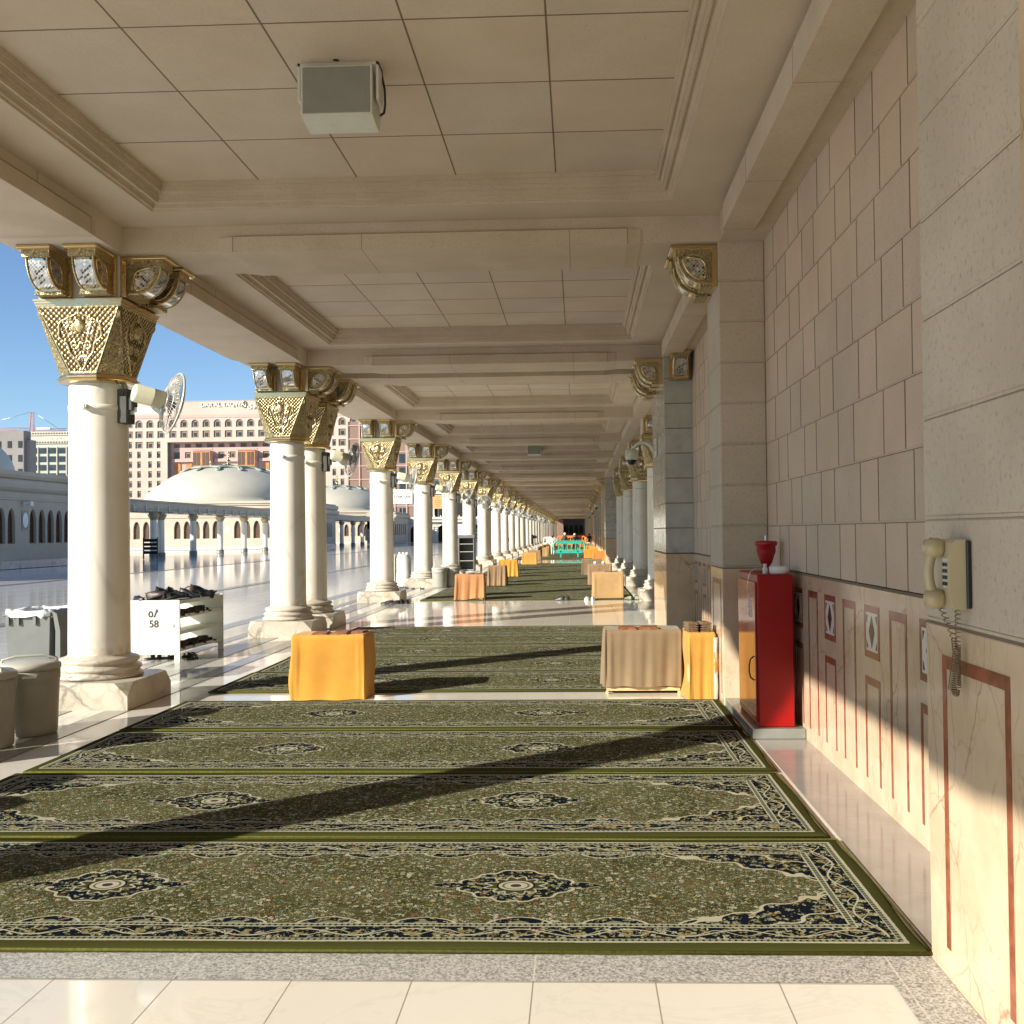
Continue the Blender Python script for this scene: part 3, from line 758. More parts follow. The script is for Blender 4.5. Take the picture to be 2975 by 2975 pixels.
for i,c in enumerate(lcols):
    if c<3.5: lab='white column nearest the camera, outside the left edge, casting the long carpet shadow'
    elif c<30: lab=names.get(round(c,2),'white column')
    elif c<90: lab=f'white marble column with gold capital, {ORD[i-1]} from the front of the left row'
    if c<90: place_col(CX,c,lab,GL,first=(i==0))
    else: farL.append(c)
# simple far column as one mesh
fm=B('plinthm').box(-.46,.46,-.46,.46,0,.245).lathe([(.38,.245),(.36,.32),(.35,.42),(.27,.45)],seg=12)
fm.mat('colwhite').lathe([(.27,.45),(.26,2.97)],seg=14)
fm.mat('gold'); vs=[]
for hw,of,z in ((.13,.30,3.0),(.39,.40,3.6)):
    for p in ((hw,-of),(of,-hw),(of,hw),(hw,of),(-hw,of),(-of,hw),(-of,-hw),(-hw,-of)): vs.append((p[0],p[1],z))
fm.add(vs,[(j,(j+1)%8,8+(j+1)%8,8+j) for j in range(8)]); fm.box(-.42,.42,-.42,.42,3.6,3.66); fm.mat('creamblock').box(-.375,.375,-.375,.375,3.66,4.1)
for rz in (0,PI/2,PI):
    for s_ in (-.2,.2):
        p=Matrix.Rotation(rz,4,'Z'); q=B('goldbright').box(s_-.15,s_+.15,-.80,-.376,4.05,4.095).mat('gold').prism([(-.74,4.05),(-.74,3.98),(-.62,3.78),(-.376,3.69),(-.376,4.05)],'x',s_-.12,s_+.12)
        fm.merge(q,p)
fo=None
for c in farL:
    if fo is None: fo=fm.build('marble_column'); o=fo
    else: o=fo.copy(); COL.objects.link(o)
    o.location=(CX,c,0); tag(o,'tiny white gold-capped column in the distant end of the left row','column','distant columns of the left row')
for i,c in enumerate([c for c in LY if 20<c<46]):
    o=place_col(1.83,c,['nearest white gold-capped column of the porch, right behind the marble pier','second porch column, its lower part sunlit and upper part in shade','third porch column from the front on the right','farthest of the four porch columns, beside the grey marble pier'][i],GR)
# the beam over the porch columns already exists (wall beam); extra plinth labels not needed
# brackets on the pilasters and piers
def pil_brackets(y,front=False,ys=(-.2,.2)):
    for d in ys: put_bracket(wall,(1.2595,y+d,4.0915),-PI/2)
    if front: put_bracket(wall,(1.475,front,4.0915),0)
pil_brackets(9.33); pil_brackets(15.3,front=14.649); pil_brackets(16.5)
for c in [c for c in LY if 47<c<100]: pil_brackets(c)

# ------------------------------------------------------------------ wall fans on the columns
def fan_tree():
    t=empty('wall_fan')
    m=B('boxgrey').box(-.02,.10,-.07,.07,-.16,.16,.006); m.box(.10,.14,-.05,.05,-.04,.12,.004); m.build('mounting_box',t)
    m=B('whiteplastic').box(.08,.42,-.012,.012,-.075,-.01); m.mat('steel').lathe([(.03,0),(.03,.03)],.42,0,-.06,12); m.build('arm',t)
    hd=empty('fan_head'); hd.parent=t; hd.location=(.42,0,.05)
    # axis +X in head space
    RX=Matrix.Rotation(PI/2,4,'Y')
    mo=B('fanbeige').lathe([(.02,-.27),(.075,-.265),(.085,-.25),(.085,-.1),(.088,-.095),(.085,-.09),(.085,0),(.06,.03)],seg=24); mo.xf(RX); mo.build('motor',hd)
    cg=B('fancage'); Rr=.285
    def ring(r,x,w): cg.tube([(x,r*math.cos(a*2*PI/40),r*math.sin(a*2*PI/40)) for a in range(40)],w,5,True)
    ring(Rr,.10,.011); ring(Rr*.62,.145,.0028); ring(Rr*.3,.165,.003); ring(.05,.172,.006); ring(Rr*.66,.045,.0028); ring(.10,.015,.003)
    for k in range(44):
        a=2*PI*k/44; c,s_=math.cos(a),math.sin(a); sw=.25
        f=lambda r,x,da=0:(x,r*math.cos(a+da),r*math.sin(a+da))
        cg.tube([f(.05,.172),f(Rr*.3,.166,.06),f(Rr*.62,.147,.12),f(Rr*.9,.12,.16),f(Rr,.10,.17)],.0019,3)
        cg.tube([f(.075,.01),f(Rr*.5,.03,.05),f(Rr*.85,.06,.1),f(Rr,.10,.13)],.0019,3)
    cg.mat('fanbeige'); q=B('fanbeige').lathe([(.05,.168),(.045,.178),(.01,.181)],seg=16).xf(RX); cg.merge(q); cg.build('cage',hd)
    bl=B('fanblade')
    for k in range(4):
        vs=[]
        for i in range(7):
            r=.05+i*.034; w=.30+.35*math.sin(i/6*PI*.8)
            for j in range(5):
                a=k*PI/2+(j/4-.5)*w*1.6; vs.append((.085+(j/4-.5)*.06,r*math.cos(a),r*math.sin(a)))
        bl.add(vs,[(i*5+j,i*5+j+1,i*5+6+j,i*5+5+j) for i in range(6) for j in range(4)],True)
    q=B('fanblade').lathe([(.05,.05),(.055,.12),(.02,.125)],seg=16).xf(RX); bl.merge(q); bl.build('blades',hd)
    return t
fan0=None
fa={9.33:47,16.8:40,22.97:30,29.14:35,35.31:-50,41.48:-75,47.65:35}
for i,c in enumerate([c for c in LY if 5<c<130]):
    if abs(c-15.5)<.1: continue
    if fan0 is None: fan0=fan_tree(); o=fan0
    else: o=copy_tree(fan0)
    o.location=(CX+.235,c-.05,2.76); o.rotation_euler.z=R(-8)
    hd=[k for k in o.children if k.name.startswith('fan_head')][0]
    ang=fa.get(round(c,2),None)
    if ang is None: ang=[30,-60,20,-35,45,-70][i%6]
    for k in fa:
        if abs(k-c)<.3: ang=fa[k]
    hd.rotation_euler=(0,R(12),R(ang))
    if c<10: lab='large cage fan hanging on the nearest column against the sky'
    elif c<17: lab='cage fan on the rear column of the near pair, in front of the hotel'
    elif c<80: lab=f'cage fan on the {ORD[i-1]} column of the left row'
    else: lab='tiny cage fan on one of the distant left columns'
    tag(o,lab,'fan','cage fans on the left columns')
# cable on the first column
m=B('blackp').tube([(CX+.26,9.13,2.97),(CX+.33,9.11,2.93),(CX+.33,9.13,2.88),(CX+.28,9.20,2.86),(CX+.27,9.24,2.84)],.006,6); tag(m.build('fan_cable'),'short black cable looping from the gold collar to the fan box','cable')
# ------------------------------------------------------------------ rugs
def rug_mesh(L=4.9,W=1.345,t=.014):
    m=MB().mat('rugedge'); b=bmesh.new()
    nx,ny=98,26
    vs=[];fs=[]
    def zz(x,y):
        e=min(L/2-abs(x),W/2-abs(y)); return t*min(1,math.sqrt(max(0,e)/.02))+.0022*math.sin(x*5.1+y*3)*math.sin(y*9+x)*min(1,max(0,e)/.1)
    xs=[-L/2,-L/2+.006,-L/2+.02]+[ -L/2+.02+(L-.04)*i/nx for i in range(1,nx)]+[L/2-.02,L/2-.006,L/2]
    ys=[-W/2,-W/2+.006,-W/2+.02]+[ -W/2+.02+(W-.04)*i/ny for i in range(1,ny)]+[W/2-.02,W/2-.006,W/2]
    def edgew(x,y):
        dx=.004*math.sin(x*7)*(abs(y)>W/2-.03); return dx
    for y in ys:
        for x in xs: vs.append((x+.009*math.sin(y*6+1)*(abs(x)/(L/2))**8,y+(.009*math.sin(x*2.3+1.0)+.004*math.sin(x*6.1+y*4))*(abs(y)/(W/2))**6,zz(x,y)))
    n=len(xs)
    m.mat('rug').add(vs,[(j*n+i,j*n+i+1,(j+1)*n+i+1,(j+1)*n+i) for j in range(len(ys)-1) for i in range(n-1)],True)
    m.mat('rugedge'); m.tube([(-L/2,-W/2,.006),(L/2,-W/2,.006),(L/2,W/2,.006),(-L/2,W/2,.006)],.007,6,True)
    return m
ro=rug_mesh().build('prayer_rug'); rug_n=0
def rug(xc,yc,label,group,rz=0,first=False):
    global rug_n
    o=ro if rug_n==0 else ro.copy()
    if rug_n: COL.objects.link(o)
    rug_n+=1
    o.location=(xc,yc,.005+.0015*(rug_n%3)); o.rotation_euler.z=rz; tag(o,label,'rug',group)
G1='green medallion rugs laid side by side'
for i,(yc,xe,rz) in enumerate([(4.395,1.262,.0005),(5.775,1.235,.0),(7.18,1.25,-.002),(8.57,1.25,-.001)]):
    rug(xe-2.45,yc,['nearest green medallion rug beside the granite floor strip','second green medallion rug crossed by the long column shadow','third green medallion rug from the front, shadow across its right half','fourth green rug, its back edge at the white tile gap before the orange box'][i],G1,rz)
for i in range(5): rug(-1.19+.01*(i%2),10.46+i*1.345,f'green rug behind the orange draped box, {ORD[i]} of five',G1)
yy=22.95; k=0
while yy<YEND-3:
    # runs of rugs, a white marble gap in each joint bay
    skip=any(a-.2<yy<a+7.4 for a in (48.2,81,113,145,178))
    if not skip:
        lab=(f'green rug in the second stretch past the polished marble strip, {ORD[k]} row' if k<18 else 'thin distant green rug strip far down the arcade')
        rug(-1.18,yy+.66,lab,'green rugs further down the arcade'); k+=1
    yy+=1.375
    if (k%4)==0 and not skip: yy+=.35

# ------------------------------------------------------------------ draped shelves
def drape(w,d,h,seed,z0=.0,folds=9,amp=.012,flare=.02,sag=.006,rr=.022,notch=None,diag=0):
    rn=random.Random(seed); ph=[rn.uniform(0,6.28) for _ in range(6)]; fr=[rn.uniform(.6,1.4) for _ in range(6)]
    # perimeter
    P=[];n=44
    hw,hd=w/2,d/2
    def side(a,b,k): return [a.lerp(b,i/k) for i in range(k)]
    c=[Vector((-hw+rr,-hd,0)),Vector((hw-rr,-hd,0)),Vector((hw,-hd+rr,0)),Vector((hw,hd-rr,0)),Vector((hw-rr,hd,0)),Vector((-hw+rr,hd,0)),Vector((-hw,hd-rr,0)),Vector((-hw,-hd+rr,0))]
    nr=[Vector((0,-1,0)),Vector((0,-1,0)),Vector((1,0,0)),Vector((1,0,0)),Vector((0,1,0)),Vector((0,1,0)),Vector((-1,0,0)),Vector((-1,0,0))]
    pts=[];nm=[]
    ks=[n,5,26,5,n,5,26,5]
    for i in range(8):
        a,b=c[i],c[(i+1)%8]
        for j in range(ks[i]):
            t=j/ks[i]; p=a.lerp(b,t); q=nr[i].lerp(nr[(i+1)%8],t).normalized()
            if i%2:  # rounded corner
                cc=Vector((math.copysign(hw-rr,p.x),math.copysign(hd-rr,p.y),0)); p=cc+q*rr
            pts.append(p); nm.append(q)
    N=len(pts); rows=22; vs=[];fs=[]
    for j in range(rows+1):
        v=j/rows; z=h-(h-z0)*v
        for i,(p,q) in enumerate(zip(pts,nm)):
            s_=i/N*2*PI
            f=0
            for k in range(3): f+=math.sin(s_*folds*fr[k]*(k+1)*.8+ph[k]+v*fr[k+3]*1.5*(1 if k else .4))/(k+1)
            corner=1 if (abs(abs(p.x)-hw)<.06 and abs(abs(p.y)-hd)<.06) else .6
            e=amp*f*(.15+.85*v**.7)*corner+flare*v*.6
            if diag: e+=diag*math.sin((p.x*3+ (z/h)*3.2)*2+ph[0])*v
            if v>0: e-=0.010*math.sin(PI*v)*(1 if abs(p.x)<hw*.8 else 0)
            top=math.sqrt(max(0,1-(1-min(1,v*h/.018))**2)) if v*h<.018 else 1
            zz=z
            if notch and p.y<0:
                u=(p.x+hw)/w
                if notch[0]<u<notch[1] and v>.8: zz+=notch[2]*math.sin(PI*min(1,(u-notch[0])/(notch[1]-notch[0])*.5))*((v-.8)/.2)
            vs.append((p.x+q.x*(e-(1-top)*.012),p.y+q.y*(e-(1-top)*.012),zz+ (.004*math.sin(s_*7+ph[1]) if j==rows else 0)))
    for j in range(rows):
        for i in range(N): fs.append((j*N+i,j*N+(i+1)%N,(j+1)*N+(i+1)%N,(j+1)*N+i))
    base=0; prev=[k for k in range(N)]
    for r in range(1,6):
        o=len(vs); sc_=1-r/6
        for p in pts: vs.append((p.x*sc_,p.y*sc_,h-sag*math.sin(r/6*PI/2)+.002*math.sin(p.x*40+p.y*30)))
        for i in range(N): fs.append((prev[i],o+i,o+(i+1)%N,prev[(i+1)%N]))
        prev=[o+i for i in range(N)]
    fs.append(tuple(prev))
    return vs,fs
SG='cloth-draped low book shelves'
def shelf(x0,x1,y0,depth,h,mat,label,seed,z0=.01,frame=True,lining=None,**k):
    t=empty('draped_shelf',((x0+x1)/2,y0+depth/2,0),0,label,'draped shelf',SG)
    vs,fs=drape(x1-x0-.02,depth,h,seed,z0,**k)
    B(mat).add(vs,fs,True).build('cloth_cover',t)
    w=x1-x0-.07
    m=B('woodpale').box(-w/2,w/2,-depth/2+.03,depth/2-.03,.03,.07,.004)
    for sx in (-1,1):
        for sy in (-1,1): m.box(sx*w/2-.015*(sx>0)-.01,sx*w/2-.015*(sx>0)+.015,sy*(depth/2-.05)-.012,sy*(depth/2-.05)+.012,0,.03)
        m.box(sx*w/2-.01,sx*w/2+.01,-depth/2+.035,depth/2-.035,.07,h-.03)
    m.build('shelf_frame',t)
    if lining:
        a,b=lining; mm=B('linerbag'); vv=[]
        for i in range(9):
            z=.02+(h-.06)*i/8; vv+=[(a,-depth/2-.022-.004*math.sin(i*1.7),z),(b+.006*math.sin(i),-depth/2-.018+.004*math.sin(i*2.1),z),(b+.012,-depth/2+.05,z)]
        mm.add(vv,[(i*3+j,i*3+j+1,i*3+4+j,i*3+3+j) for i in range(8) for j in range(2)],True); mm.build('white_lining',t)
    return t
shelf(-2.715,-1.995,9.38,.42,.605,'clothorange','bright orange draped shelf alone on the left of the white tile gap',3,z0=.004,folds=4,amp=.014,flare=.016,diag=.020)
shelf(.217,.985,9.62,.42,.612,'clothtan','tan draped shelf with frayed corner next to the yellow one by the pilaster',5,z0=.075,folds=8,amp=.024)
shelf(.968,1.245,9.23,.50,.618,'clothyellow','narrow yellow draped shelf wedged between the tan shelf and the wall',11,z0=.012,folds=4,amp=.018,diag=.026,lining=(.105,.135))
shelf(-2.84,-2.16,22.93,.42,.60,'clothterra','terracotta draped shelf on the left behind the polished marble strip',8,z0=.02,folds=9,notch=(.35,.98,.05),amp=.02)
shelf(-2.62,-2.08,28.8,.42,.60,'clothbrown','brown-grey draped shelf left of the aisle, behind the terracotta one',15,z0=.03,folds=11,amp=.022)
shelf(-2.76,-2.10,34.65,.42,.60,'clothorange','golden yellow pleated draped shelf on the left, behind the brown-grey one',17,z0=.03,folds=13,amp=.022)
shelf(-2.70,-1.97,47.7,.42,.57,'clothmustard','smooth mustard brown draped shelf on the left at the far marble strip',19,z0=.01,folds=3,amp=.004)
shelf(-2.72,-2.04,54.2,.42,.57,'clothbrown','dull brown draped shelf partly hidden behind the mustard one',21,z0=.01)
shelf(-2.53,-1.89,62.8,.42,.58,'clothsand','sand coloured pleated draped shelf left of the teal barrier',23,z0=.01,folds=12,amp=.016)
shelf(.30,1.03,23.22,.42,.61,'clothsand','smooth sand brown draped shelf beside the white sneakers',25,z0=.006,folds=4,amp=.005,diag=.006)
shelf(.255,.95,28.93,.42,.61,'clothbrown','brown draped shelf second in the right-hand line with small things on top',27,z0=.01)
shelf(.10,.80,35.3,.42,.59,'clothtan','grey-tan draped shelf third in the right-hand line',29,z0=.03)
shelf(.67,1.40,49.0,.42,.565,'clothred','orange-red draped shelf against the right wall',31,z0=.01,folds=4,amp=.02)
shelf(.30,1.08,58.0,.42,.54,'clothyellow','yellow draped shelf beside the teal barrier on the right',33,z0=.01,folds=4)
i=0
for yy,xs,mat in [(64.5,(.5,1.2),'clothmustard'),(70.5,(.35,1.05),'clothorange'),(77,(.45,1.15),'clothtan'),(83.5,(.4,1.1),'clothyellow'),(90,(.5,1.2),'clothred'),(99,(.4,1.1),'clothorange'),(112,(.4,1.15),'clothorange'),
                  (69,(-2.7,-2.0),'clothmustard'),(75.5,(-2.8,-2.1),'clothorange'),(82,(-2.7,-2.0),'clothtan'),(88,(-2.8,-2.1),'clothyellow'),(95,(-2.7,-2.0),'clothorange'),(108,(-2.8,-2.1),'clothorange')]:
    side='right' if xs[0]>0 else 'left'; nm={'clothmustard':'mustard','clothorange':'orange','clothtan':'tan','clothyellow':'yellow','clothred':'red-orange'}[mat]
    shelf(xs[0],xs[1],yy,.42,.56,mat,f'small distant {nm} draped shelf on the {side}, beyond the teal barrier, about {ORD[i%7]} in line',40+i,z0=.01); i+=1
# wooden folding book stands lying flat on the covers
def bookstand(x,y,z,rz,label,mat='wood',n=1,w=.17,first=[None]):
    t=empty('folded_book_stand',(x,y,z),rz,label,'book stand','folded wooden book stands')
    for k in range(n):
        zz=k*.022
        m=B(mat); l=w
        m.prism([(-l,-.10),(-.02,-.10),(.0,-.06),(.02,-.10),(l,-.10),(l,.10),(.02,.10),(0,.06),(-.02,.10),(-l,.10)],'z',zz,zz+.009)
        m.build('lower_board',t)
        m=B(mat); m.prism([(-l+.01,-.092),(-.03,-.092),(-.03,.092),(-l+.01,.092)],'z',zz+.010,zz+.019); m.prism([(.03,-.092),(l-.012,-.092),(l-.012,.092),(.03,.092)],'z',zz+.010,zz+.019); m.build('upper_board',t)
    return t
bookstand(-2.36,9.55,.60,.02,'flat wooden book stand lying on the orange draped shelf'); bookstand(-2.18,9.64,.603,-.05,'second flat wooden book stand at the back of the orange shelf',w=.13)
bookstand(.56,9.75,.612,.0,'reddish wooden book stand lying on the tan draped shelf',n=1,w=.19)
bookstand(1.09,9.42,.618,.15,'stack of old dark wooden book stands on the yellow draped shelf','woodold',4,.11)
for x,y,l in ((-2.4,23.1,'terracotta'),(.75,23.4,'smooth sand brown'),(1.05,49.2,'orange-red')): bookstand(x,y,.606 if y<40 else .57,0,f'thin flat wooden book stand on the {l} draped shelf','woodold',1,.15)
# small glassy things on the brown shelf
for x,l in ((.47,'small white cup with beads on the brown draped shelf'),(.70,'crumpled white cap on the brown draped shelf')):
    tag(B('whitep').lathe([(.03,0),(.045,.02),(.05,.05),(.03,.075)],x,29.1,.61,14).build('small_white_cup' if x<.6 else 'knitted_cap'),l,'cup' if x<.6 else 'cap')

# ------------------------------------------------------------------ fire cabinet
step=B('greyplinth').box(1.268,1.6575,7.52,8.928,.004,.080,.006); s_=step.build('stone_step'); tag(s_,'dark grey polished stone step carrying the red cabinet','step')
fc=empty('fire_hose_cabinet',(0,0,0),0,'tall glossy red fire hose cabinet numbered 55 beside the pilaster','cabinet')
fc.location=(1.325,7.58,.080)
B('reddeep').box(0,.265,0,.86,0,1.135,.008).build('cabinet_body',fc)
B('red').box(-.014,-.0005,.04,.82,.03,1.075,.004).build('door',fc)
dr=[o for o in fc.children if o.name.startswith('door')][0]
B('blackp').tube([(-.018,.075,.52),(-.045,.075,.50),(-.055,.075,.45),(-.055,.075,.40),(-.045,.075,.36),(-.018,.075,.34)],.006,6).build('handle',dr)
text('number','55',.19,(-.0155,.25,.86),(PI/2,0,-PI/2),'whitep',dr,.001)
B('blackp').box(-.0025,.0,.03,.83,1.077,1.082).build('door_gap',fc)
rm=B('redmark').tube([(.17+.034*math.cos(a*PI/12),-.001,.145+.034*math.sin(a*PI/12)) for a in range(24)],.0022,4,True); rm.tube([(.17+.02*math.cos(a*PI/8),-.001,.145+.02*math.sin(a*PI/8)) for a in range(16)],.0015,4,True); rm.build('embossed_seal',fc)
bell=B('reddull').lathe([(.028,0),(.032,.03),(.03,.045),(.045,.06),(.055,.085),(.066,.125),(.078,.155),(.076,.20),(.088,.205),(.092,.22),(.090,.235),(.075,.243),(.02,.245)],seg=24)
bell.mat('steel').lathe([(.014,.24),(.014,.285)],seg=12); o=bell.build('red_hose_nozzle',loc=(1.53,8.32,1.215)); tag(o,'upturned dull red hose nozzle standing on the cabinet top','nozzle')
st=B('whiteplastic'); pts=[(1.50,7.97,1.224),(1.43,7.90,1.252),(1.36,7.84,1.254),(1.315,7.82,1.227),(1.297,7.81,1.172),(1.288,7.80,1.092),(1.295,7.78,1.012),(1.302,7.76,.962)]
vs=[]
for i,p in enumerate(pts):
    w=.012+.008*math.sin(i*.8); vs+=[(p[0],p[1]-w,p[2]),(p[0],p[1]+w,p[2]),(p[0]-.002,p[1]+w,p[2]-.002),(p[0]-.002,p[1]-w,p[2]-.002)]
st.add(vs,[(i*4+j,i*4+(j+1)%4,i*4+4+(j+1)%4,i*4+4+j) for i in range(len(pts)-1) for j in range(4)],True); tag(st.build('white_strap'),'white strap hanging from the cabinet top over its door','strap')
tag(B('whitep').lathe([(.07,0),(.075,.006),(.075,.05),(.07,.055),(.062,.055),(.062,.008)],1.515,7.72,1.2155,28).build('tape_roll'),'round pale roll lying on the front of the cabinet top','roll')
tag(B('whiteplastic').lathe([(.018,0),(.02,.04),(.012,.05),(.014,.075)],1.41,7.72,1.2155,14).build('small_bottle'),'little clear cap between strap and roll on the cabinet top','cap')
# ------------------------------------------------------------------ wall telephone (local: wall is x=0, out is -X, y along wall)
ph=empty('wall_telephone',(1.2595,3.30,1.285),0,'beige wall telephone with keypad and hooked handset','telephone')
ph.location=(1.2585,3.30,1.285)
B('blackp').box(-.014,-.0003,-.012,.09,.004,.222,.003).build('back_plate',ph)
m=B('phoneb'); m.prism([(-.014,0),(-.045,.0),(-.058,.012),(-.066,.06),(-.066,.15),(-.058,.215),(-.044,.226),(-.014,.226)],'y',0,.02)
m.prism([(-.014,0),(-.040,.0),(-.050,.012),(-.052,.06),(-.052,.15),(-.050,.215),(-.040,.226),(-.014,.226)],'y',.02,.165)
m.build('body',ph)
kp=B('phonewhite').box(-.0555,-.052,.028,.095,.068,.165,.002).build('keypad_plate',ph)
m=B('blackp')
for r in range(4):
    for c in range(3): m.box(-.0605,-.0555,.034+c*.019,.034+c*.019+.014,.150-r*.021-.012,.150-r*.021,.001)
m.build('keys',kp)
hs=B('phonehand'); n=16; pts=[];rs=[]
for i in range(n+1):
    t=i/n; z=.012+.205*t; x=-.066-.030*math.sin(PI*t)**.7; pts.append((x,.110,z)); rs.append(.017+.012*(abs(t-.5)*2)**3)
hs.tube(pts,rs,12)
for z in (.030,.198):
    q=B('phonehand').lathe([(.010,-.042),(.028,-.036),(.034,-.014),(.034,.006),(.028,.018),(.014,.022)],seg=22); q.xf(Matrix.Translation((-.070,.108,z))@Matrix.Rotation(PI/2,4,'Y')); hs.merge(q)
hs.build('handset',ph)
m=B('cordbrown')
def coil(p0,p1,turns,r,sag,rmul=1,n=9):
    pts=[]; N=turns*n
    for i in range(N+1):
        t=i/N; c=Vector(p0).lerp(Vector(p1),t); c.x-=sag*math.sin(PI*t); a=2*PI*t*turns
        pts.append((c.x+r*math.cos(a),c.y+r*math.sin(a)*1.0,c.z+.002*math.sin(a)))
    return pts
pa=coil((-.035,.02,-.002),(-.03,.040,-.12),8,.0085,0)+coil((-.03,.040,-.12),(-.028,.050,-.255),20,.0095,0)
pb_=coil((-.055,.108,-.002),(-.03,.070,-.10),6,.0095,0)+coil((-.03,.070,-.10),(-.03,.058,-.15),6,.009,0)+coil((-.03,.058,-.15),(-.046,.062,-.265),16,.0095,0)
loop=[]
for i in range(14*9):
    t=i/(14*9); a=PI*t; c=Vector((-.034,.054+.012*math.cos(a),-.262-.018*math.sin(a))); b=2*PI*t*9; loop.append((c.x+.008*math.cos(b),c.y+.008*math.sin(b),c.z+.004*math.sin(b)))
m.tube(pa,.0019,5); m.tube(pb_,.0019,5); m.tube(loop,.0019,5); m.build('coiled_cord',ph)
# ------------------------------------------------------------------ ceiling speakers
def speaker(x,y,label):
    t=empty('ceiling_speaker',(x,y,CP),0,label,'speaker','loudspeakers on the ceiling')
    m=B('spkbody'); w=.225
    m.prism([(0,-.035),(0,-.345),(.03,-.348),(.09,-.362),(.17,-.372),(.235,-.370),(.27,-.30),(.26,-.10),(.06,-.03)],'x',-w,w); m.build('cabinet',t)
    g=B('spkgrille').box(-w+.012,w-.012,-.012,.001,-.335,-.045,.003).build('grille',t)
    B('spkbody').box(-w-.002,w+.002,-.006,.006,-.347,-.033,.003).build('front_frame',t)
    B('steel').box(.165,.171,-.0135,-.012,-.21,-.17).build('badge',t)
    m=B('whiteplastic').box(-w-.03,w+.035,.03,.18,-.018,0).box(w+.02,w+.035,.03,.18,-.24,0).box(-w-.03,-w-.015,.03,.18,-.24,0); m.mat('blackp').lathe([(.02,0),(.02,.02)],0,0,0,12); m.build('mounting_bracket',t)
    B('blackp').tube([(w+.03,.16,-.02),(w+.05,.16,-.12),(w+.045,.2,-.2),(w+.03,.24,-.24),(w+.002,.26,-.25)],.008,6).build('cable',t)
speaker(-1.49,6.25,'pale box loudspeaker hung under the nearest ceiling coffer'); speaker(-1.48,34.2,'small distant loudspeaker hung under the ceiling')
# ------------------------------------------------------------------ dome cameras
def cam(y,x0,label,far=False):
    t=empty('dome_camera',(x0,y,0),0,label,'security camera','white dome cameras on curved arms')
    B('whiteplastic').box(-.03,0,-.13,.13,2.72,3.02,.008).build('wall_box',t)
    B('whiteplastic').tube([(-.03,0,2.80),(-.10,0,2.90),(-.18,0,2.955),(-.26,0,2.955),(-.34,0,2.91),(-.39,0,2.83)],[.03,.028,.025,.025,.026,.03],10).build('curved_arm',t)
    B('fanbeige').lathe([(.03,2.86),(.09,2.84),(.105,2.81),(.105,2.72),(.085,2.68)],-.40,0,0,24).build('housing',t)
    B('blackglass').lathe([(.08,2.68),(.078,2.65),(.05,2.61),(.01,2.595)],-.40,0,0,20).build('dark_dome',t)
    B('blackp').lathe([(.012,0),(.012,.003)],0,0,0,8).xf(Matrix.Translation((-.03,-.04,2.9))@Matrix.Rotation(-PI/2,4,'Y')).build('screw_cap',t)
cam(16.1,1.2585,'white dome camera on a curved arm on the marble pier'); cam(47.9,1.2585,'second dome camera, small, on the grey pier further back'); cam(61,1.2585,'third tiny dome camera down the right wall'); cam(80,1.2585,'fourth, barely visible dome camera down the right wall')

# ------------------------------------------------------------------ coolers, bins, racks on the left
def cooler_tree():
    t=empty('water_cooler')
    prof=[(.19,0),(.20,.01)];
    for i in range(17): prof+= [(.201+i*.0008,.03+i*.022),(.2045+i*.0008,.041+i*.022)]
    prof+=[(.218,.42),(.222,.43),(.222,.50),(.215,.505)]
    B('coolerb').lathe(prof,seg=44).build('body',t)
    l=B('coolerlid').lathe([(.218,.505),(.228,.508),(.228,.545),(.20,.565),(.10,.578),(.02,.582)],seg=44); l.build('lid',t)
    B('coolerlid').tube([(-.215,0,.50),(-.19,0,.585),(-.10,0,.608),(.10,0,.608),(.19,0,.585),(.215,0,.50)],[.010]*6,8).build('handle',t)
    B('whiteplastic').box(-.05,.05,-.232,-.22,.455,.475,.002).build('label_strip',t)
    return t
c0=cooler_tree(); CG='ribbed water coolers on the left'
def cooler(x,y,rz,label,first=False,s=1):
    o=c0 if first else copy_tree(c0); o.location=(x,y,.004); o.rotation_euler.z=rz; o.scale=(s,s,s); tag(o,label,'water cooler',CG)
cooler(-4.35,7.85,.5,'big ribbed grey-beige water cooler in front of the nearest column',True)
cooler(-4.41,7.33,-.4,'ribbed water cooler cut off by the left edge of the photo')
cooler(-4.40,6.75,.2,'water cooler just outside the left edge, casting a round shadow'); cooler(-4.40,5.45,.2,'water cooler standing alone outside the left edge'); cooler(-4.40,4.85,.2,'water cooler outside the left edge nearest the camera')
cooler(-3.95,28.55,.1,'left ribbed cooler of the pair standing right of the fourth column'); cooler(-3.64,28.85,.7,'right ribbed cooler of the pair standing right of the fourth column')
# wheeled bin with open lid and liner
wb=empty('wheeled_bin',(-5.53,10.28,0),0,'grey wheeled bin with white liner and open lid behind the nearest column','bin')
wb.scale=(.86,1,1.02)
def taper(m,x0,x1,y0,y1,z0,z1,k):
    m.add([(x0+k,y0+k,z0),(x1-k,y0+k,z0),(x1-k,y1-k,z0),(x0+k,y1-k,z0),(x0,y0,z1),(x1,y0,z1),(x1,y1,z1),(x0,y1,z1)],[(0,3,2,1),(4,5,6,7),(0,1,5,4),(1,2,6,5),(2,3,7,6),(3,0,4,7)]); return m
m=taper(B('binbody'),-.28,.26,-.33,.30,.06,.76,.045); m.box(-.30,.28,-.35,.32,.74,.775,.008)
for x in (-.25,-.13,.07): m.box(x,x+.035,-.352,-.33,.66,.75)
m.build('body',wb)
m=B('binbody'); m.prism([(.30,.80),(.36,.77),(.40,.60),(.40,.22),(.36,.14),(.34,.20),(.345,.60),(.32,.74)],'y',-.36,.30); m.build('open_lid',wb)
vs=[];
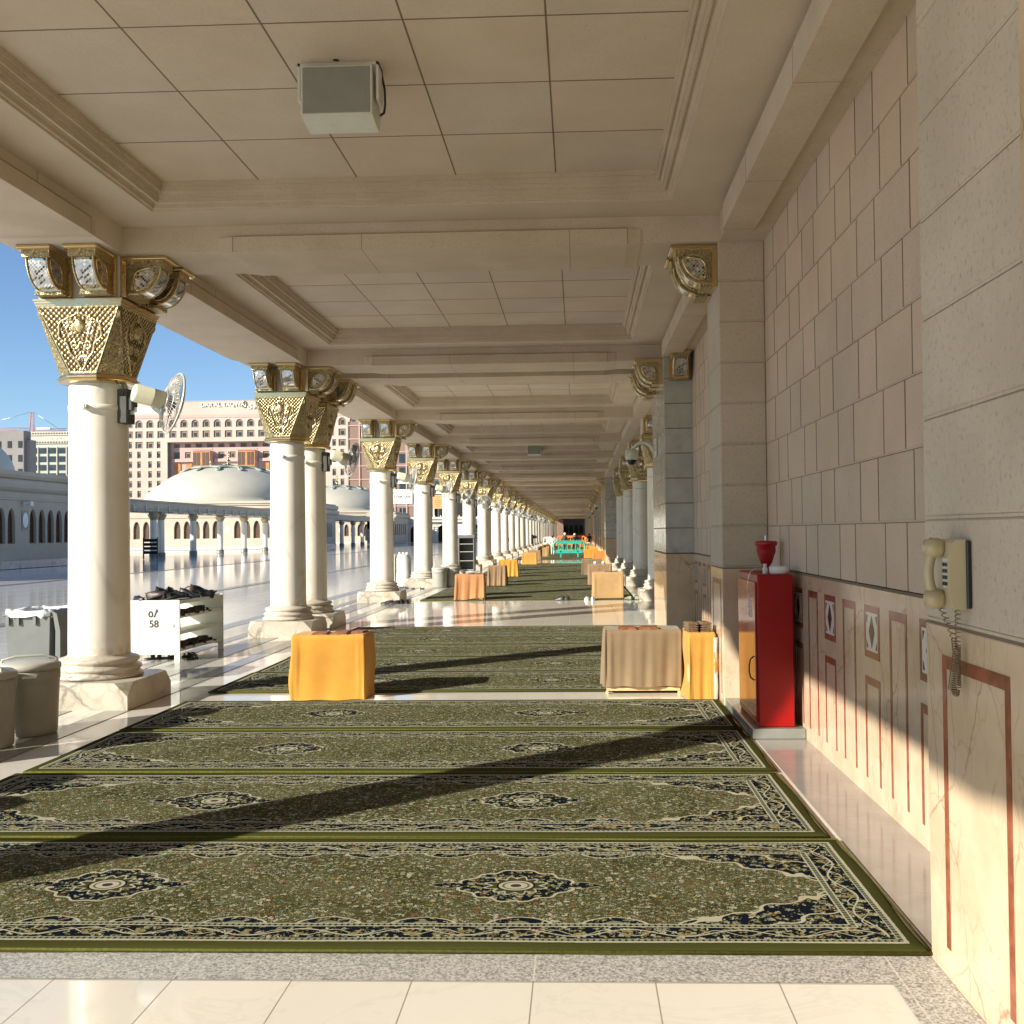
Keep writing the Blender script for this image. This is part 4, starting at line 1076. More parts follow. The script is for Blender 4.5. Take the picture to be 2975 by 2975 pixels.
for j in range(7):
    for i in range(40):
        a=2*PI*i/40; cx_=math.copysign(abs(math.cos(a))**.45,math.cos(a)); cy_=math.copysign(abs(math.sin(a))**.45,math.sin(a))
        e=(.305,.318,.31,.27,.22,.2,.19)[j]; z=(.735,.765,.795,.80,.775,.70,.6)[j]
        vs.append((cx_*e-.01,cy_*(e+.045)-.015,z+.010*math.sin(i*1.9+j)+.008*math.sin(i*3.1)))
B('linerbag').add(vs,[(j*40+i,j*40+(i+1)%40,(j+1)*40+(i+1)%40,(j+1)*40+i) for j in range(6) for i in range(40)],True).build('liner',wb)
q=B('blackp')
for y_ in (-.2,.2): q.merge(B('blackp').lathe([(.09,-.02),(.10,-.018),(.10,.018),(.09,.02)],seg=20).xf(Matrix.Translation((.2,y_,.10))@Matrix.Rotation(PI/2,4,'X')))
q.build('wheels',wb)
# shoe rack numbered 58
RX0,RY0=-5.72,12.55
rk=empty('shoe_rack',(-5.25,12.30,0),0,'cream shoe rack numbered 58 filled with dark shoes by the nearest column','shoe rack')
rk.rotation_euler.z=R(-3)   # its short end faces the camera
# local: end panel faces -Y; x across .80, y length 1.15
W_=.66; L_=1.34; HT=.755
for y_ in (0,L_-.025):
    m=B('rackwhite').box(-W_/2,W_/2,y_,y_+.025,.085,HT,.003); m.box(-W_/2,-W_/2+.07,y_,y_+.025,0,.085).box(W_/2-.07,W_/2,y_,y_+.025,0,.085); m.build('end_panel',rk)
for k,z in enumerate((.13,.34,.54,.715)): 
    m=B('rackwhite').box(-W_/2+.02,W_/2-.02,.026,L_-.026,z,z+.014); m.box(W_/2-.03,W_/2-.012,.026,L_-.026,z-.01,z+.03); m.build('shelf',rk)
ep=[o for o in rk.children if o.name.startswith('end_panel')][0]
text('arabic_number','٥٨',.14,(0,-.003,.59),(PI/2,0,0),'blackink',ep,.001,offset=.003); text('number','58',.125,(0,-.003,.46),(PI/2,0,0),'blackink',ep,.001,offset=.002)
m=B('steel')
for x in (-.05,.05):
    for z in (.14,.16+.12,.70): m.box(x-.006,x+.006,-.003,.001,z-.006,z+.006)
m.box(.24,.265,-.004,.001,.42,.455); m.build('screws',ep)
# shoes --------------------------------------------------------------------
def shoe_mesh(mat,sandal=False,solem='sole'):
    L=.28; n=14; m=B(solem)
    def hw(t): return .030+.020*math.sin(min(1,t*1.15)*PI)**.6*(1 if t<.55 else 1)+(.010 if t>.5 else 0)*(1-abs(t-.72)/.3 if abs(t-.72)<.3 else 0)
    outl=[]
    for i in range(n+1):
        t=i/n; w=hw(t)*(math.sqrt(max(0,1-((t-.5)/.5)**8)) ); outl.append((w,-L/2+L*t))
    poly=[(w,y) for w,y in outl]+[(-w,y) for w,y in outl[::-1]]
    m.prism(poly,'z',0,.018 if not sandal else .014)
    m.mat(mat)
    if sandal:
        for t0,hh in ((.62,.055),(.35,.05)):
            w=hw(t0); y=-L/2+L*t0
            pts=[(-w,y,.012),(-w*.8,y,hh*.8),(0,y,hh),(w*.8,y,hh*.8),(w,y,.012)]
            vs=[]
            for p in pts: vs+=[(p[0],p[1]-.022,p[2]),(p[0],p[1]+.022,p[2]-.004)]
            m.add(vs,[(2*i,2*i+1,2*i+3,2*i+2) for i in range(4)],True)
        return m
    vs=[];K=10
    for i in range(n+1):
        t=i/n; w=hw(t)*math.sqrt(max(.04,1-((t-.5)/.5)**8)); y=-L/2+L*t
        h=.085 if t<.3 else .085-.05*min(1,(t-.3)/.45)
        if t>.92: h*=.75
        for k in range(K+1):
            a=PI*k/K; x=w*math.cos(a)*(1-.12*math.sin(a)); z=.014+h*math.sin(a)**.7
            if .06<t<.42 and .3<a/PI<.7: z=.014+h*.55   # opening
            vs.append((x,y,z))
    m.add(vs,[(i*(K+1)+k,i*(K+1)+k+1,(i+1)*(K+1)+k+1,(i+1)*(K+1)+k) for i in range(n) for k in range(K)],True)
    return m
SH={}
def shoe(x,y,z,rz,kind,label,group,rx=0,ry=0):
    if kind not in SH:
        mt,sd=kind; SH[kind]=shoe_mesh(mt,sd,'whitep' if mt=='shoewhite' else 'sole').build('sandal' if sd else 'shoe'); o=SH[kind]
    else: o=SH[kind].copy(); COL.objects.link(o)
    o.location=(x,y,z); o.rotation_euler=(rx,ry,rz); tag(o,label,'shoe',group)
K_=('shoeblack',False); KS=('shoeblack',True)
for dx,dz in ((0,.3),(.12,.6)): shoe(-4.20+dx*1.3,21.95,.005,1.45+dz*.3,K_,'black leather shoe of the pair in front of the third column plinth' ,'black pair at the third plinth')
for dx in (0,.12): shoe(-3.92+dx,22.25,.005,.1,K_,'black boot of the pair right of the third column plinth','black pair right of the third plinth')
for dx in (0,.11): shoe(-.46+dx,22.75,.005,1.2+dx,K_,'black sneaker of the pair alone in the middle of the marble strip','black pair in the middle')
for dx in (0,.13): shoe(.17+dx*1.05,22.72,.005,.1-dx,('shoewhite',False),'white sneaker of the pair by the sand brown draped shelf','white pair by the shelf')
for dx in (0,.14): shoe(1.10+dx,22.85,.005,.5+dx*4,('shoegreen',False),'grey-green sneaker between the sand brown shelf and the porch column','grey-green pair by the porch column')
for dx in (0,.26): shoe(-4.62+dx,27.95,.005,.2-dx,KS,'black sandal in front of the fourth column plinth','black sandals at the fourth plinth')
for dx in (0,.16): shoe(-5.05+dx,28.3,.005,.8,KS,'black flip-flop left of the fourth column','flip-flops left of the fourth column')
rr_=random.Random(5); Rr=Matrix.Rotation(R(-3),4,'Z'); base=Vector((-5.25,12.30,0))
def onrack(u,v,z,rz,kind,label,group,rx=0):
    p=base+Rr@Vector((u,v,0)); shoe(p.x,p.y,z,rz+R(-3),kind,label,group,rx)
kinds=[K_,KS,('shoebrown',False),('shoebrown',True)]
for i in range(22): onrack(-.24+.50*((i*37)%22)/22,.10+1.15*i/22,.731+.028*(i%3),rr_.uniform(0,6.28),kinds[i%4] if i%5 else K_,'dark shoe in the jumble on top of the shoe rack','shoes heaped on the rack top',rr_.uniform(-.35,.35))
for i in range(5): onrack(.22-.03*(i%2),.12+.2*i,.555,PI/2+rr_.uniform(-.3,.3),kinds[i%3],'dark shoe on the upper shelf of the rack','shoes on the upper rack shelf')
for i in range(7): onrack(.20-.04*(i%2),.12+.16*i,.146,PI/2+rr_.uniform(-.4,.4),kinds[(i+1)%4],'dark shoe on the bottom shelf of the rack','shoes on the bottom rack shelf')
for i in range(4): onrack(-.1+.16*i,.25+.13*(i%3),.005,rr_.uniform(0,3),KS,'sandal on the floor under the shoe rack','sandals under the rack')
# tall white dispenser behind column four
t=empty('water_tank',(-5.40,30.6,0),0,'tall off-white double water tank behind the fourth column','water tank')
B('whiteplastic').lathe([(.24,0),(.25,.02),(.25,.33),(.235,.34),(.235,.80),(.20,.85),(.19,.90)],.06,0,0,28).build('tank',t)
B('whiteplastic').box(-.36,-.17,-.2,.2,0,.92,.02).build('side_housing',t)
for x in (-.08,.03,.14): B('whitep').lathe([(.03,.90),(.045,.92),(.04,.96),(.015,.98)],x+.04,-.05,0,12).build('cup',t)
# grey open kiosk cupboard
t=empty('grey_cupboard',(-4.35,39.2,0),0,'grey open cupboard with overhanging top between left columns','cupboard')
m=B('binbody').box(-.36,.34,-.3,.3,1.34,1.46,.01).box(.27,.31,-.26,.26,.06,1.34).box(-.31,-.27,-.26,.26,.06,1.34).box(-.29,.29,.22,.26,.06,1.34); m.build('case',t)
for z in (.1,.45,.8,1.1): B('coolerlid').box(-.27,.27,-.24,.22,z,z+.025).build('shelf',t)
tag(B('bluecloth').lathe([(.12,0),(.16,.05),(.15,.22),(.08,.3)],-4.75,38.6,.02,14).build('blue_sack'),'small blue sack at the foot of the grey cupboard','sack')
# black speaker on column three
t=empty('column_loudspeaker',(-4.80,23.2,1.39),R(10),'black loudspeaker mounted on the left side of the third column','speaker')
B('blackp').box(-.13,.13,-.12,.12,0,.27,.03).build('cabinet',t); B('boxgrey').box(.05,.14,-.02,.02,.10,.16).build('bracket_arm',t)
# black trolleys
for x,y,l in ((-4.85,61.6,'black covered trolley with a raised pole between the left columns'),(-4.5,93.5,'second black covered trolley, smaller and farther along the left columns')):
    t=empty('covered_trolley',(x,y,0),0,l,'trolley'); m=B('blackp').box(-.38,.32,-.3,.3,.12,1.30,.05); m.box(.25,.62,-.2,.2,.95,1.22,.08); m.build('cover',t)
    B('reddull').lathe([(.02,1.3),(.05,1.4),(.02,1.78),(.008,1.95)],-.25,0,0,10).build('pole_tip',t)
    q=B('blackp')
    for a in (-.3,.25): q.merge(B('blackp').lathe([(.10,-.02),(.12,0),(.10,.02)],seg=16).xf(Matrix.Translation((a,-.25,.12))@Matrix.Rotation(PI/2,4,'X')))
    q.build('wheels',t)

# ------------------------------------------------------------------ plastic barriers
def barrier(x,y,w,mat,label,h=.97,group='plastic barriers'):
    t=empty('plastic_barrier',(x,y,0),0,label,'barrier',group)
    m=B(mat); b=.27; 
    def rr(x0,x1,z0,z1,r,n=5):
        P=[]
        for cx_,cz_,a0 in ((x1-r,z1-r,0),(x0+r,z1-r,PI/2),(x0+r,z0+r,PI),(x1-r,z0+r,1.5*PI)):
            for i in range(n+1): a=a0+PI/2*i/n; P.append((cx_+r*math.cos(a),cz_+r*math.sin(a)))
        return P
    # frame as thick rounded tube loop + wide top and bottom rails
    loop=rr(-w/2,w/2,b,h,.26,8)
    m.tube([(p[0],0,p[1]) for p in loop],.045,8,True)
    m.box(-w/2+.18,w/2-.18,-.03,.03,h-.16,h,.02); m.box(-w/2+.16,w/2-.16,-.03,.03,b-.01,b+.17,.02)
    m.build('frame',t)
    n=6
    for k in range(n):
        xx=-w/2+.30+(w-.60)*k/(n-1); B(mat).box(xx-.035,xx+.035,-.022,.022,b+.15,h-.14,.01).build('upright',t)
    for sx in (-1,1):
        m=B(mat).box(sx*(w/2-.42)-.045,sx*(w/2-.42)+.045,-.03,.03,.03,b+.3,.012); m.box(sx*(w/2-.42)-.05,sx*(w/2-.42)+.05,-.24,.24,0,.05,.012); m.build('foot',t)
    for z in (.42,.75): B(mat).box(-w/2-.10,-w/2,-.02,.02,z,z+.06,.01).build('coupling_lug',t)
barrier(-.56,60.6,1.86,'tealp','teal green plastic crowd barrier standing across the aisle')
barrier(-1.2,101,1.9,'orangep','orange plastic barrier at the left, behind the two seated men',1.1); barrier(.75,103,1.9,'orangep','orange plastic barrier at the right, behind the two seated men',1.12); barrier(-3.0,104,1.2,'whitep','short white barrier left of the orange ones',1.0)

# ------------------------------------------------------------------ people
def person(name_label,loc,rz,joints,radii,edges,cols,headr=.105,group=None,hair='shoeblack'):
    """skin-modifier figure baked to one mesh; cols: list of (zmax, material) bands tested on rest vertex height"""
    me=bpy.data.meshes.new('b'); me.from_pydata(joints,edges,[]); o=bpy.data.objects.new('b',me); COL.objects.link(o)
    md=o.modifiers.new('s','SKIN'); me.skin_vertices[0].data[0].use_root=True
    for i,r in enumerate(radii): me.skin_vertices[0].data[i].radius=(r,r) if not isinstance(r,tuple) else r
    sb=o.modifiers.new('u','SUBSURF'); sb.levels=2; sb.render_levels=2
    bpy.context.view_layer.update()
    nm=bpy.data.meshes.new_from_object(o.evaluated_get(bpy.context.evaluated_depsgraph_get())); bpy.data.objects.remove(o)
    nm.name='person'; nm.materials.clear(); ms=[]
    for f in nm.polygons:
        f.use_smooth=True; c=f.center; mt=cols(c)
        if mt not in ms: ms.append(mt); nm.materials.append(M[mt])
        f.material_index=ms.index(mt)
    p=bpy.data.objects.new('person',nm); COL.objects.link(p); p.location=loc; p.rotation_euler.z=rz; tag(p,name_label,'person',group)
    return p
def standing(h=1.0,step=.12,lean=0):
    J=[(0,0,.93),(0,.0,1.10),(0,.0,1.28),(0,.0,1.42),(0,-.01,1.50),(0,-.015,1.60),(0,-.01,1.70),
       (.17,0,1.40),(.24,.02,1.14),(.23,-.08,.90),(.235,-.11,.83),(-.17,0,1.40),(-.24,.02,1.14),(-.23,-.08,.90),(-.235,-.11,.83),
       (.10,0,.88),(.10,-step,.49),(.10,-step*.6,.09),(.10,-step*.6-.14,.04),(-.10,0,.88),(-.10,step*.5,.49),(-.10,step*1.3,.09),(-.10,step*1.3-.14,.04)]
    r=[.145,.135,.15,.12,.055,.095,.085,.07,.05,.038,.035,.07,.05,.038,.035,.10,.07,.05,.04,.10,.07,.05,.04]
    E=[(0,1),(1,2),(2,3),(3,4),(4,5),(5,6),(3,7),(7,8),(8,9),(9,10),(3,11),(11,12),(12,13),(13,14),(0,15),(15,16),(16,17),(17,18),(0,19),(19,20),(20,21),(21,22)]
    return [(x*h,y*h,z*h) for x,y,z in J],[q*h for q in r],E
def hair(p,z,r,mat='shoeblack',name='hair'):
    B(mat).lathe([(r*.9,-.3*r),(r*1.06,.1*r),(r*.98,.5*r),(r*.65,.95*r),(.01,1.12*r)],0,.01,z,16).build(name,p)
J,r_,E_=standing(.80)
def c1(c):
    z=c.z/.80
    if z>1.50 or (abs(c.x)>.17 and z<.95 and z>.78): return 'skinp'
    if z>.88: return 'shoeblack'
    if z>.80: return 'whitep'
    return 'greenpatt' if z>.09 else 'shoeblack'
p=person('person in black jacket over white shirt walking away along the right wall',(.83,79,0),PI,J,r_,E_,c1); hair(p,1.31,.085)
J,r_,E_=standing(.83)
def c2(c):
    z=c.z/.83; return 'skinp' if z>1.50 else ('shoebrown' if z>.85 else 'blackp')
p=person('person in dark robe with white turban standing behind the teal barrier',(-1.0,74,0),PI,J,r_,E_,c2); hair(p,1.37,.10,'whitep','turban')
def c3(c):
    z=c.z/.80; return 'skinp' if z>1.50 else ('blackp' if z>.5 else 'shoeblack')
J,r_,E_=standing(.80)
p=person('person in black with fair headgear behind the right half of the teal barrier',(-.28,73,0),PI,J,r_,E_,c3); hair(p,1.32,.095,'fanbeige','headgear')
def c4(c):
    z=c.z/.74; return 'skinp' if z>1.50 else 'whiteplastic'
J,r_,E_=standing(.74)
p=person('person in white robe with black hair behind the left end of the teal barrier',(-1.75,68,0),PI,J,r_,E_,c4); hair(p,1.21,.085)
# seated figure leaning on the porch column
J=[(0,0,.12),(0,.03,.28),(0,.04,.44),(0,.03,.56),(0,.0,.64),(0,-.02,.74),(0,-.02,.83),(.17,.03,.54),(.22,-.08,.33),(.12,-.28,.28),(.06,-.34,.26),(-.17,.03,.54),(-.22,-.08,.33),(-.12,-.28,.28),(-.06,-.34,.26),
   (.11,-.05,.11),(.26,-.38,.14),(.02,-.42,.06),(-.06,-.42,.05),(-.11,-.05,.11),(-.26,-.38,.14),(-.02,-.48,.06),(.06,-.48,.05)]
r_=[.15,.14,.15,.12,.055,.095,.085,.07,.05,.038,.032,.07,.05,.038,.032,.10,.07,.05,.04,.10,.07,.05,.04]
p=person('person in grey clothes seated on the floor, mostly hidden behind the first porch column',(1.93,24.0,.01),R(150),J,r_,E_,lambda c:'skinp' if c.z>.66 or (c.y<-.3 and .2<c.z<.4) else ('boxgrey' if c.z>.2 else 'blackp')); hair(p,.82,.09)
# ------------------------------------------------------------------ writing helpers (arabic letters in joined presentation forms)
AF={'ا':(0xFE8D,0xFE8E,None,None),'أ':(0xFE83,0xFE84,None,None),'إ':(0xFE87,0xFE88,None,None),'ب':(0xFE8F,0xFE90,0xFE91,0xFE92),'ت':(0xFE95,0xFE96,0xFE97,0xFE98),'د':(0xFEA9,0xFEAA,None,None),'ر':(0xFEAD,0xFEAE,None,None),
 'س':(0xFEB1,0xFEB2,0xFEB3,0xFEB4),'ط':(0xFEC1,0xFEC2,0xFEC3,0xFEC4),'ع':(0xFEC9,0xFECA,0xFECB,0xFECC),'ف':(0xFED1,0xFED2,0xFED3,0xFED4),'ق':(0xFED5,0xFED6,0xFED7,0xFED8),'ك':(0xFED9,0xFEDA,0xFEDB,0xFEDC),'ل':(0xFEDD,0xFEDE,0xFEDF,0xFEE0),
 'م':(0xFEE1,0xFEE2,0xFEE3,0xFEE4),'ن':(0xFEE5,0xFEE6,0xFEE7,0xFEE8),'ه':(0xFEE9,0xFEEA,0xFEEB,0xFEEC),'و':(0xFEED,0xFEEE,None,None),'ى':(0xFEEF,0xFEF0,None,None),'ي':(0xFEF1,0xFEF2,0xFEF3,0xFEF4)}
def arab(s):
    out=[]
    for i,ch in enumerate(s):
        if ch not in AF: out.append(ch); continue
        pj=i>0 and s[i-1] in AF and AF[s[i-1]][2] is not None
        nj=i<len(s)-1 and s[i+1] in AF and AF[ch][2] is not None
        f=AF[ch]; out.append(chr(f[3] if pj and nj else f[1] if pj else f[2] if nj else f[0]))
    return ''.join(out[::-1])
try:
    import os
    _fd=os.path.join(bpy.utils.resource_path('LOCAL'),'datafiles','fonts'); 
except Exception: pass
# ------------------------------------------------------------------ low domed halls and colonnade of the courtyard
def cornice(mb,pts_in,closed=False): pass
def hall(name,label,xf,y0,y1,depth,ztop,wins,group=None,base='pierm'):
    """block whose long face looks to +X at x=xf"""
    t=empty(name,(xf,(y0+y1)/2,0),0,label,'building',group); t.location=(0,0,0)
    m=B('facade'); arch_wall(m,wins,y0,y1,0,3.45,lambda u,z,d:(xf-d,u,z)); 
    m.box(xf-depth,xf-.3,y0,y0+.02,0,3.45); m.box(xf-depth,xf-.0,y0+.0,y0+.0,0,3.45)
    m.box(xf-depth,xf-.35,y1-.3,y1,0,3.45); m.add([(xf,y1,0),(xf-.36,y1,0),(xf-.36,y1,3.45),(xf,y1,3.45)],[(0,1,2,3)]); m.add([(xf,y0,0),(xf-.36,y0,0),(xf-.36,y0,3.45),(xf,y0,3.45)],[(0,1,2,3)])
    m.build('wall',t)
    m=B('facade'); prof=[(0,3.40),(.08,3.42),(.08,3.50),(.02,3.52),(.02,3.80),(.10,3.84),(.22,3.90),(.34,4.02),(.40,4.2),(.40,4.38),(.12,4.40),(.12,4.46),(.20,4.50),(.26,4.60),(.30,4.66),(.30,ztop),(-.3,ztop),(-.3,3.40)]
    m.prism([(p[0]+xf,p[1]) for p in prof],'y',y0-.3,y1+.3); m.box(xf-depth,xf-.29,y0-.3,y1+.3,3.44,ztop-.02); m.build('cornice',t)
    B(base).box(xf-depth,xf+.05,y0-.05,y1+.05,0,.38).build('stone_base',t)
    for w in wins: window_mesh(w[1],w[2],w[3],w[4],lambda u,z,d,c=w[0]:(xf-d,c+u,z),frame=.05).build('window',t)
    return t
ws=[]; meds=[]
for k in range(-4,2):
    b=50.87+k*5.45
    for i in range(5): ws.append((b+.87*i,.33,1.24,2.25,3.0))
    meds.append(b-.78)
ws=[w for w in ws if 30.5<w[0]<59.5]
h1=hall('shaded_court_hall','long low hall in shade with pointed windows, left of the nearest column',-28,30,60,16,4.85,ws)
for y_ in [q for q in meds if 31<q<59]:
    B('greyplinth').box(-28.0,-27.97,y_-.32,y_+.32,1.9,2.95).mat('whitep').lathe([(.30,0),(.28,.03)],seg=24).build('wall_plaque',h1)
    o=[k for k in h1.children if k.name.startswith('wall_plaque')][-1]; bpy.data.objects.remove(o)
    q=B('greyplinth').box(-28.0,-27.97,y_-.30,y_+.30,1.92,2.92); q.mat('whitep').add([(-27.955,y_+.25*math.cos(a*PI/12),2.42+.38*math.sin(a*PI/12)) for a in range(24)],[tuple(range(24))]); q.build('wall_plaque',h1)
q=B('whiteplastic').box(-27.95,-27.55,49.8,50.0,3.18,3.34,.02).box(-27.62,-27.50,49.77,50.03,3.12,3.36,.02); q.build('wall_camera',h1)
h2=hall('shaded_court_pavilion','small shaded pavilion corner right of the near pair of columns',-30,112,123.8,10,5.0,[(113+i*.95,.3,1.24,2.3,3.0) for i in range(10)])
h3=hall('low_court_hall','low grey hall with rectangular windows behind the third column',-27,147.1,158.9,4,4.7,[(148.2+i*1.75,.5,1.3,3.0,3.0) for i in range(6)])
# sunlit hall facing the camera
t=empty('sunlit_domed_hall',(0,0,0),0,'sunlit cream hall with pointed brown windows below the big dome','building')
wn=[]
for b,n in ((-55.1,5),(-48.58,4),(-43.09,5),(-36.56,5)):
    wn+=[(b+1.05*i,.36,1.2,2.25,3.1) for i in range(n)]
m=B('facade'); arch_wall(m,wn,-60,-30.6,0,4.4,lambda u,z,d:(u,107+d,z)); m.build('wall',t)
m=B('facade').box(-60.2,-30.4,106.75,125,4.4,4.6).box(-60.1,-30.5,106.85,125,4.6,4.75).box(-60.35,-30.25,106.55,125,4.95,5.2).box(-60.2,-30.4,106.7,125,4.75,4.95).box(-60.1,-30.6,106.9,106.99,3.45,3.55); m.build('cornice',t)
m=B('facade').box(-60,-59.7,107.01,125,0,4.4).box(-30.9,-30.6,107.01,125,0,4.4); m.build('side_wall',t)
B('pierm').box(-60.05,-30.55,106.9,107,0,.35).build('stone_base',t)
for w in wn: window_mesh(w[1],w[2],w[3],w[4],lambda u,z,d,c=w[0]:(c+u,107+d,z),frame=.09).build('window',t)
q=B('whitep').add([(-37.59+.22*math.cos(a*PI/12),106.97,2.15+.36*math.sin(a*PI/12)) for a in range(24)],[tuple(range(24))]); q.build('wall_plaque',t)
def dome(x,y,r,z0,rise,label,first=[None]):
    if first[0] is None:
        t=empty('dome',(0,0,0)); N=20
        prof=[(r*1.10,-.65),(r*1.10,-.42),(r*1.04,-.40),(r*1.04,-.1),(r*1.02,-.06),(r*1.0,0)]+[(r*math.cos(i/N*PI/2)**.96 if i<N else .01,rise*math.sin(i/N*PI/2)) for i in range(1,N+1)]
        B('dome').lathe(prof,seg=72).build('shell',t)
        m=B('domeband'); L=13; K=780; vs=[]
        P=[]
        for i in range(K):
            a=2*PI*i/K; ph=a-.135*math.sin(L*a); rho=.545+.085*math.cos(L*a)
            P.append((ph,rho))
        for (ph,rho) in P: 
            z=rise*math.sqrt(max(0,1-rho*rho))+.17; vs.append(Vector((r*rho*math.cos(ph),r*rho*math.sin(ph),z)))
        m.tube(vs,.13,4,True); m.tube([Vector((r*.34*math.cos(2*PI*i/64*1)*(1+.06*math.cos(8*2*PI*i/64)),r*.34*math.sin(2*PI*i/64)*(1+.06*math.cos(8*2*PI*i/64)),rise*math.sqrt(1-.34**2)+.06)) for i in range(64)],.07,4,True); m.build('knot_band',t)
        B('goldbright').lathe([(.75,-.05),(.7,.1),(.25,.2),(.12,.35),(.3,.5),(.3,.6),(.1,.75),(.08,.9),(.22,1.05),(.08,1.2),(.05,1.45),(.16,1.55),(.03,1.75),(.01,2.0)],0,0,rise,14).build('finial',t)
        first[0]=t; o=t
    else: o=copy_tree(first[0])
    o.location=(x,y,z0); tag(o,label,'dome','cream domes of the courtyard')
hall_b=copy_tree(t); hall_b.location=(0,51,0); tag(hall_b,'second sunlit cream hall behind, seen between the near pair and the third column')
dome(-41.35,118,8.5,5.5,4.25,'big cream dome with grey knot band in front of the hotel centre')
dome(-40.7,169,8.5,5.5,4.25,'cream dome seen between the near pair of columns and the third column')
dome(-44.4,61,8.5,5.5,4.25,'dome flank in shade at the left edge above the shaded hall')
dome(-49.0,133,8.5,5.4,4.25,'dome mostly hidden, its left flank peeking out behind the big dome')
B('facade').box(-60.5,-46,125.2,146,0,4.9).build('hidden_dome_hall'); o=bpy.data.objects['hidden_dome_hall']; tag(o,'cream hall under the half hidden dome','building')
# court colonnade
cn=empty('court_colonnade',(0,0,0),0,'flat grey-white roofed colonnade crossing the courtyard in shade','colonnade')
B('facade').box(-33.5,-30,60.4,111.6,3.32,3.95).box(-33.6,-29.85,60.4,111.6,3.95,4.05).box(-30.0,-29.93,60.4,111.6,3.30,3.36).mat('greyplinth').box(-29.99,-29.9,60.5,111.6,3.44,3.50).build('flat_roof',cn)
m=B('steel')
for i in range(26): m.box(-29.98,-29.55,61+i*1.95,61.08+i*1.95,3.2,3.26).box(-29.93,-29.88,61+i*1.95,61.08+i*1.95,3.2,3.66)
m.build('lamp_brackets',cn)
B('facade').box(-33.5,-30,123.4,146.4,3.32,4.0).build('flat_roof',cn)
cm=B('greyplinth').lathe([(.30,0),(.30,.34),(.26,.36)],seg=8).mat('colwhite').lathe([(.245,.36),(.24,2.72)],seg=16).mat('goldengrave').lathe([(.24,2.72),(.30,2.85),(.40,3.05),(.42,3.12)],seg=8).mat('facade').lathe([(.34,3.12),(.34,3.32)],seg=4)
co=None
for k,yv in enumerate([64.8,70.98,72.28,78.4,84.4,90.5,96.6,102.7,108.8,128.3,134.8,140.6]):
    if co is None: co=cm.build('court_column'); o=co
    else: o=co.copy(); COL.objects.link(o)
    o.location=(-30.3,yv,-.02); tag(o,('first of the twin slim white columns of the court colonnade' if yv==70.98 else 'second of the twin slim white columns of the court colonnade' if yv==72.28 else f'slim white court column, {ORD[k]} from the left under the flat roof'),'column','slim columns of the court colonnade')
t=empty('slatted_board',(-28.6,66.5,0),0,'black slatted board on legs just right of the nearest column','board'); m=B('blackp')
for i in range(4): m.box(-.5,.5,-.03,.03,.35+i*.27,.55+i*.27)
m.box(-.5,-.44,-.05,.05,0,1.45).box(.44,.5,-.05,.05,0,1.45); m.build('slats',t)
# portal and brown block at the end of the court
t=empty('white_court_portal',(0,0,0),0,'low white cornice portal with dark arches and scaffolding, seen between left columns','building')
m=B('plaster'); wn=[(-27+i*4.6,1.5,.0,2.0,3.0) for i in range(5)]
arch_wall(m,wn,-29.2,-5,0,3.4,lambda u,z,d:(u,170+d,z),.8,False); m.build('wall',t)
m=B('plaster').box(-29.8,-4.8,169.4,172,3.4,3.7).box(-30.1,-4.6,169.1,172,3.9,4.25).box(-29.9,-4.7,169.3,172,3.7,3.9); m.build('cornice',t)
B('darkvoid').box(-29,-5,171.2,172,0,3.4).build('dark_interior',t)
m=B('plaster').mat('plaster')
for i in range(24): m.lathe([(.1,4.25),(.14,4.4),(.05,4.55)],-29.5+i*1.05,169.6,0,6)
m.build('parapet_knobs',t)
t=empty('scaffold_stair',(0,0,0),0,'pale metal scaffold stair standing inside the portal arch','scaffold')
m=B('steel')
for x in (-25.6,-23.6,-17.4,-15.6):
    m.box(x-.04,x+.04,168.96,169.04,0,3.3)
for i in range(9): m.box(-25.6,-23.6,168.97,169.03,.3+i*.36,.36+i*.36)
for i in range(4): m.box(-17.4,-15.6,168.97,169.03,.3+i*.6,.36+i*.6)
m.build('frame',t)
bb=empty('brown_block',(0,0,0),0,'tall brown building with dark openings behind the white portal','building')
B('brownbldg').box(-46,-3,200,215,0,24).build('wall',bb)
m=B('winglass')
for i in range(18):
    for k in range(7):
        if (i+k)%5!=0 and k<5 and 1<i: B('winglass').box(-45+i*2.35,-43.6+i*2.35,199.93,200,4.8+k*2.7,6.6+k*2.7).build('window',bb)
m=B('hotelpink')
for i in range(19): m.box(-46+i*2.35,-45.75+i*2.35,199.8,200,4,24)
for k in range(8): m.box(-46,-3,199.85,200,4.2+k*2.7,4.4+k*2.7)
m.build('pilaster_strips',bb)
B('darkvoid').box(-31,-20,197.5,199.7,3,7.4).mat('plaster').box(-33.6,-20,197,197.5,9.9,10.1).box(-28.5,-28.2,197,197.4,3,9.9).build('dark_openings',bb)
